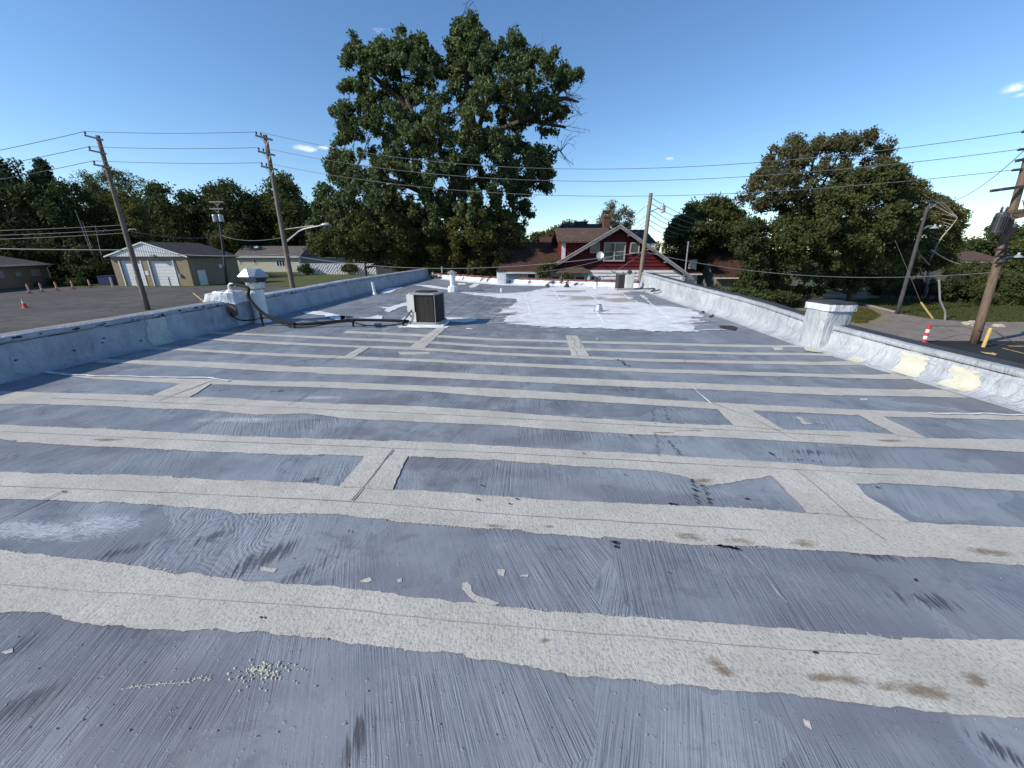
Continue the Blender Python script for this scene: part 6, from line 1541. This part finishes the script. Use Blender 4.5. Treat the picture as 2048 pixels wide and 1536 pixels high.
tree('tree', 'rounded green tree just right of the left utility pole', [(285,400),(295,375),(320,366),(345,375),(365,385),(380,382),(400,400),(410,440),(410,520),(300,520),(285,470)], 118, 110, 8, 24, 17, 1.5, .8, 'leaf_dark', trunk_r=.3, group='tree line beyond the parking lot')
tree('tree', 'broad domed tree behind the distant transformer pole', [(392,420),(400,385),(415,372),(440,363),(470,362),(490,372),(508,388),(520,410),(525,460),(520,520),(400,520)], 120, 120, 8, 24, 17, 1.6, .82, 'leaf_dark', trunk_r=.3, group='tree line beyond the parking lot')
tree('tree', 'tree with a ragged top just right of the street light pole', [(515,420),(520,385),(540,360),(560,348),(580,352),(592,370),(598,395),(612,412),(628,430),(650,470),(660,510),(520,515)], 122, 150, 8, 24, 16, 1.6, .8, 'leaf_mid', trunk_r=.3, group='tree line beyond the parking lot', gap=.4)
tree('small_tree', 'olive brown small tree above the garage roof', [(400,450),(420,430),(450,425),(480,432),(500,450),(510,500),(480,512),(400,510)], 116, 70, 8, 22, 13, 1.2, .65, 'leaf_brown', trunk_r=.15, twigs=40)
tree('small_tree', 'yellowish small tree beside the locust above the garage gable', [(225,400),(250,385),(275,400),(290,440),(300,480),(270,490),(225,480)], 75, 50, 8, 22, 12, .8, .45, 'leaf_yellow', trunk_r=.15, twigs=40)
tree('shrub', 'bushy dark undergrowth between the brick building and the garage', [(70,480),(110,470),(150,480),(190,500),(225,505),(232,572),(180,578),(120,578),(90,560)], 66, 90, 8, 24, 16, .9, .5, 'leaf_dark', trunk_r=.1, twigs=20, cat='shrub')
for i, (px, w_2, lb) in enumerate(((100, 34, 'low leafy shrub at the corner of the brick building'), (150, 22, 'low shrub between the brick building and the blue bin'), (700, 16, 'shrub at the foot of the lattice fence'), (610, 14, 'ivy clump on the left end of the lattice fence'))):
    D_ = 60 if px < 300 else 91.5; y0 = at(px, 0, D_); b_y = 578 if px < 300 else 547
    tree('shrub', lb, [(px - w_2, b_y), (px - w_2, b_y - 12), (px - w_2 * .4, b_y - 22), (px + w_2 * .5, b_y - 20), (px + w_2, b_y - 8), (px + w_2, b_y)], D_, 16, 7, 20, 7, .5, .35, 'leaf_mid', trunk_r=.05, twigs=6, cat='shrub', maxd=1.5)
# pale bare trunks inside the left woods
for i, (x0, y0, x1, y1, lb) in enumerate(((185, 510, 150, 420, 'leaning pale bare trunk inside the left woods, leftmost'), (190, 515, 165, 445, 'pale bare trunk inside the left woods, middle one'), (205, 520, 190, 450, 'pale bare trunk inside the left woods, nearest the utility pole'))):
    a = at(x0, y0, 63.5); b = at(x1, y1, 64); c_ = Vector((a.x + .3, 63.5, G)); t = thing('bare_tree', lb, 'tree', c_); mk('trunk', MB().tube(smooth([c_, a, b]), [.14 - .01 * i_ for i_ in range(len(smooth([c_, a, b])))][:17] if False else .045, 6), 'palebark', t)
# dark woodland filling behind the first row
def woods(name, label, x0, x1, pytop, D, n, mat, leafs=1.0, jitter=10):
    C = []; 
    X = rng.uniform(x0, x1, n)
    tops = pytop + jitter * np.array([mnoise.noise(Vector((x_ * .02, D, 0))) + .5 * mnoise.noise(Vector((x_ * .07, D, 0))) for x_ in X])
    zt = vat(X, tops, np.full(n, float(D)))[:, 2]; Z_ = G + (zt - G) * rng.random(n) ** .7
    dep = rng.uniform(-1, 1, n) * D * .05 + D
    C = np.stack([vat(X, tops, dep)[:, 0], dep, Z_], 1)
    me = leaf_mesh(name, C, np.full(n, leafs * 1.6), 26, leafs * .8)
    o = link(name, me, M[mat]); tag(o, label, 'woodland', None, 'stuff'); return o
woods('woodland', 'dark woodland filling behind the left tree line', -250, 800, 408, 135, 2600, 'leaf_dark', 1.5, 30)
woods('distant_woods', 'distant tree belt along the horizon', -700, 2800, 487, 210, 2600, 'leaf_mid', 1.7, 8)
woods('oak_backdrop', 'dark undergrowth and tree foot foliage behind the big oak', 790, 1060, 478, 60, 600, 'leaf_dark', .7, 14)
woods('undergrowth', 'dark undergrowth along the back of the left lots', -200, 230, 520, 70, 500, 'leaf_dark', .8, 10)
# trees behind the red house
tree('tree', 'pale sparse tree rising behind the red house chimney', [(1185,452),(1195,440),(1205,425),(1210,408),(1225,402),(1245,408),(1255,418),(1268,425),(1268,445),(1255,460),(1215,465)], 62, 60, 8, 13, 9, .55, .30, 'leaf_pale', trunk_r=.12, twigs=80, bark='palebark', gap=.2)
tree('tree', 'green tree tops left of the brown dormer', [(1062,475),(1075,468),(1095,466),(1112,455),(1130,448),(1150,450),(1168,445),(1172,460),(1150,485),(1070,490)], 75, 60, 8, 20, 9, .8, .45, 'leaf_yellow', trunk_r=.15, twigs=20)
# right side trees
tree('tree', 'bushy green tree right of the leaning pole', [(1330,480),(1338,455),(1352,432),(1375,412),(1400,402),(1425,394),(1450,398),(1470,408),(1492,430),(1500,480),(1480,520),(1430,520),(1400,555),(1350,550),(1330,520)], 50, 230, 9, 28, 15, .6, .33, 'leaf_mid', trunk_r=.25, twigs=80, holes=[(1410, 440, 5), (1425, 437, 5)])
R1 = [(1472,420),(1470,395),(1488,360),(1500,330),(1520,315),(1540,292),(1560,275),(1590,270),(1610,282),(1625,290),(1640,272),(1650,262),(1675,270),(1682,254),(1700,262),(1720,272),(1745,258),(1760,275),(1775,300),(1782,272),(1795,275),(1788,305),(1805,340),(1800,400),(1790,450),(1640,470),(1560,440),(1530,425)]
tree('tree', 'large round tree with thin bronze turning top on the right', R1, 42, 190, 9, 28, 16, .50, .26, 'leaf_brown', base=(1606, None), trunk_r=.4, twigs=350, gap=.55, maxd=6,
     limbs=[[(1606, 560), (1605, 470), (1600, 400), (1580, 330)], [(1605, 450), (1640, 380), (1690, 290)], [(1604, 440), (1570, 420), (1520, 425)], [(1606, 430), (1620, 360), (1630, 300)], [(1606, 440), (1700, 380), (1760, 310)], [(1600, 420), (1560, 370), (1500, 350)]])
R2 = [(1640,380),(1680,350),(1720,340),(1760,335),(1790,320),(1805,330),(1818,350),(1815,380),(1830,400),(1840,450),(1835,510),(1820,560),(1760,575),(1690,580),(1600,590),(1540,600),(1510,590),(1505,550),(1490,515),(1490,470),(1500,440),(1560,440),(1600,410)]
tree('tree', 'dense dark green tree in front of the bronze topped one', R2, 38, 240, 10, 32, 16, .50, .27, 'leaf_mid', base=(1700, None), trunk_r=.3, twigs=100, maxd=5)
tree('tree', 'low dark spreading tree over the shadowed grey house', [(1462,500),(1470,455),(1492,432),(1530,445),(1545,480),(1560,520),(1580,560),(1560,590),(1500,600),(1460,590),(1480,560),(1484,530)], 35.5, 90, 9, 28, 14, .45, .25, 'leaf_dark', base=(1540, None), trunk_r=.18, twigs=50, maxd=2.5)
R3 = [(1790,380),(1808,362),(1830,356),(1850,368),(1870,380),(1880,395),(1905,405),(1925,415),(1940,420),(1930,440),(1938,450),(1920,465),(1925,490),(1915,520),(1890,535),(1840,545),(1790,560),(1770,500)]
tree('tree', 'yellowing tree with bare pale limbs left of the transformer', R3, 44, 260, 8, 26, 13, .42, .24, 'leaf_yellow', base=(1850, None), trunk_r=.22, twigs=160, gap=.4, bark='palebark', maxd=4,
     limbs=[[(1850, 590), (1858, 530), (1862, 480), (1868, 440)], [(1860, 520, -3), (1880, 480, -4), (1905, 450, -4), (1915, 435, -4)], [(1858, 530, -3), (1835, 500, -4), (1845, 470, -4)], [(1862, 500, -4), (1895, 520, -4), (1925, 530, -4)]])
tree('tree', 'dark tree crowns far behind the big right pole', [(1925,485),(1945,470),(1960,462),(1985,455),(2010,450),(2060,445),(2160,440),(2160,560),(2040,560),(1940,520)], 80, 120, 8, 24, 14, 1.0, .55, 'leaf_dark', trunk_r=.25, twigs=30)
tree('tree', 'pale green tree behind the small lamp on the big right pole', [(2000,540),(2005,500),(2020,485),(2060,475),(2130,475),(2130,560),(2010,560)], 58, 70, 8, 24, 12, .7, .4, 'leaf_mid', trunk_r=.2, twigs=20)
tree('hedge', 'clipped dark hedge bush left part behind the roadside lawn', [(1885,618),(1878,590),(1880,565),(1900,552),(1930,548),(1950,560),(1955,590),(1950,618)], 39, 60, 10, 34, 12, .4, .2, 'leaf_dark', trunk_r=.06, twigs=8, cat='hedge', maxd=1.5)
tree('hedge', 'long dark hedge behind the big right pole', [(1948,622),(1945,570),(1960,550),(1990,545),(2030,548),(2100,552),(2180,555),(2180,630),(2000,628)], 37, 110, 10, 34, 14, .45, .2, 'leaf_mid', trunk_r=.06, twigs=8, cat='hedge', maxd=1.5)
tree('shrub', 'dense shrubs hiding the walls of the far right bungalow', [(1885,560),(1890,535),(1910,524),(1950,523),(1990,525),(2030,522),(2060,540),(2060,565)], 56, 60, 8, 26, 8, .55, .3, 'leaf_mid', trunk_r=.08, twigs=8, cat='shrub', maxd=2)
tree('shrub', 'yellow green shrubs behind the iron fence', [(1735,590),(1740,570),(1765,560),(1800,562),(1850,560),(1885,552),(1890,575),(1880,592),(1800,590)], 46, 60, 9, 28, 9, .4, .22, 'leaf_yellow', trunk_r=.06, twigs=10, cat='shrub', maxd=2)
tree('shrub', 'low scrub along the shaded lot behind the right parapet', [(1400,585),(1430,575),(1480,580),(1540,585),(1600,592),(1600,612),(1520,612),(1450,600)], 31, 60, 9, 26, 9, .35, .2, 'leaf_dark', trunk_r=.05, twigs=8, cat='shrub', maxd=2)
# pale flaking stump trunk in the dark tree's shade
a = on(1708, 596, G); t = thing('bare_tree', 'pale barked broken trunk at the edge of the gravel lane', 'tree', a); mk('trunk', MB().tube(smooth([a, at(1712, 575, a.y), at(1722, 540, a.y), at(1730, 500, a.y)]), .17, 8), 'palebark', t); mk('bare_wood', MB().tube([a + Vector((-.05, -.12, 0)), at(1710, 576, a.y) + Vector((0, -.15, 0))], .12, 6), 'woodbrown', t)
# vine at the low left end of the red house
tree('vine', 'creeper with orange leaves on the left eave of the red house', [(1072,552),(1075,535),(1090,525),(1112,522),(1110,535),(1095,550),(1080,558)], 28.2, 22, 7, 16, 6, .22, .14, 'leaf_brown', trunk_r=.03, twigs=14, cat='vine', maxd=.3)
tree('shrub', 'small potted looking shrub under the porch roof', [(1124,560),(1126,552),(1135,548),(1143,552),(1144,562)], 26.8, 16, 7, 22, 5, .2, .12, 'leaf_mid', trunk_r=.03, twigs=4, cat='shrub', maxd=.5)

# grass blades and tufts on the lawns
gcs = []
def tuftfield(name, pts, n, size, mat):
    X = np.array([p[0] for p in pts]); Y = np.array([p[1] for p in pts]); poly = pts
    x = rng.uniform(X.min(), X.max(), n * 3); y = rng.uniform(Y.min(), Y.max(), n * 3); ok = inpoly(x, y, poly); x, y = x[ok][:n], y[ok][:n]
    C = np.stack([x, y, np.full(len(x), G + .08)], 1); me = leaf_mesh(name, C, np.full(len(C), .12), 5, size, .6, .12); o = link(name, me, M[mat]); o['kind'] = 'stuff'; o['label'] = 'grass blades'
tuftfield('grass', [gp(1700, 603), gp(1745, 614), gp(1800, 628), gp(1880, 640), gp(1960, 645), gp(2150, 645), gp(2150, 612), gp(1760, 597)], 7000, .22, 'leaf_mid')
tuftfield('dry_grass', [gp(1690, 612), gp(1735, 618), gp(1760, 632), gp(1725, 650), gp(1680, 640)], 1800, .2, 'leaf_yellow')
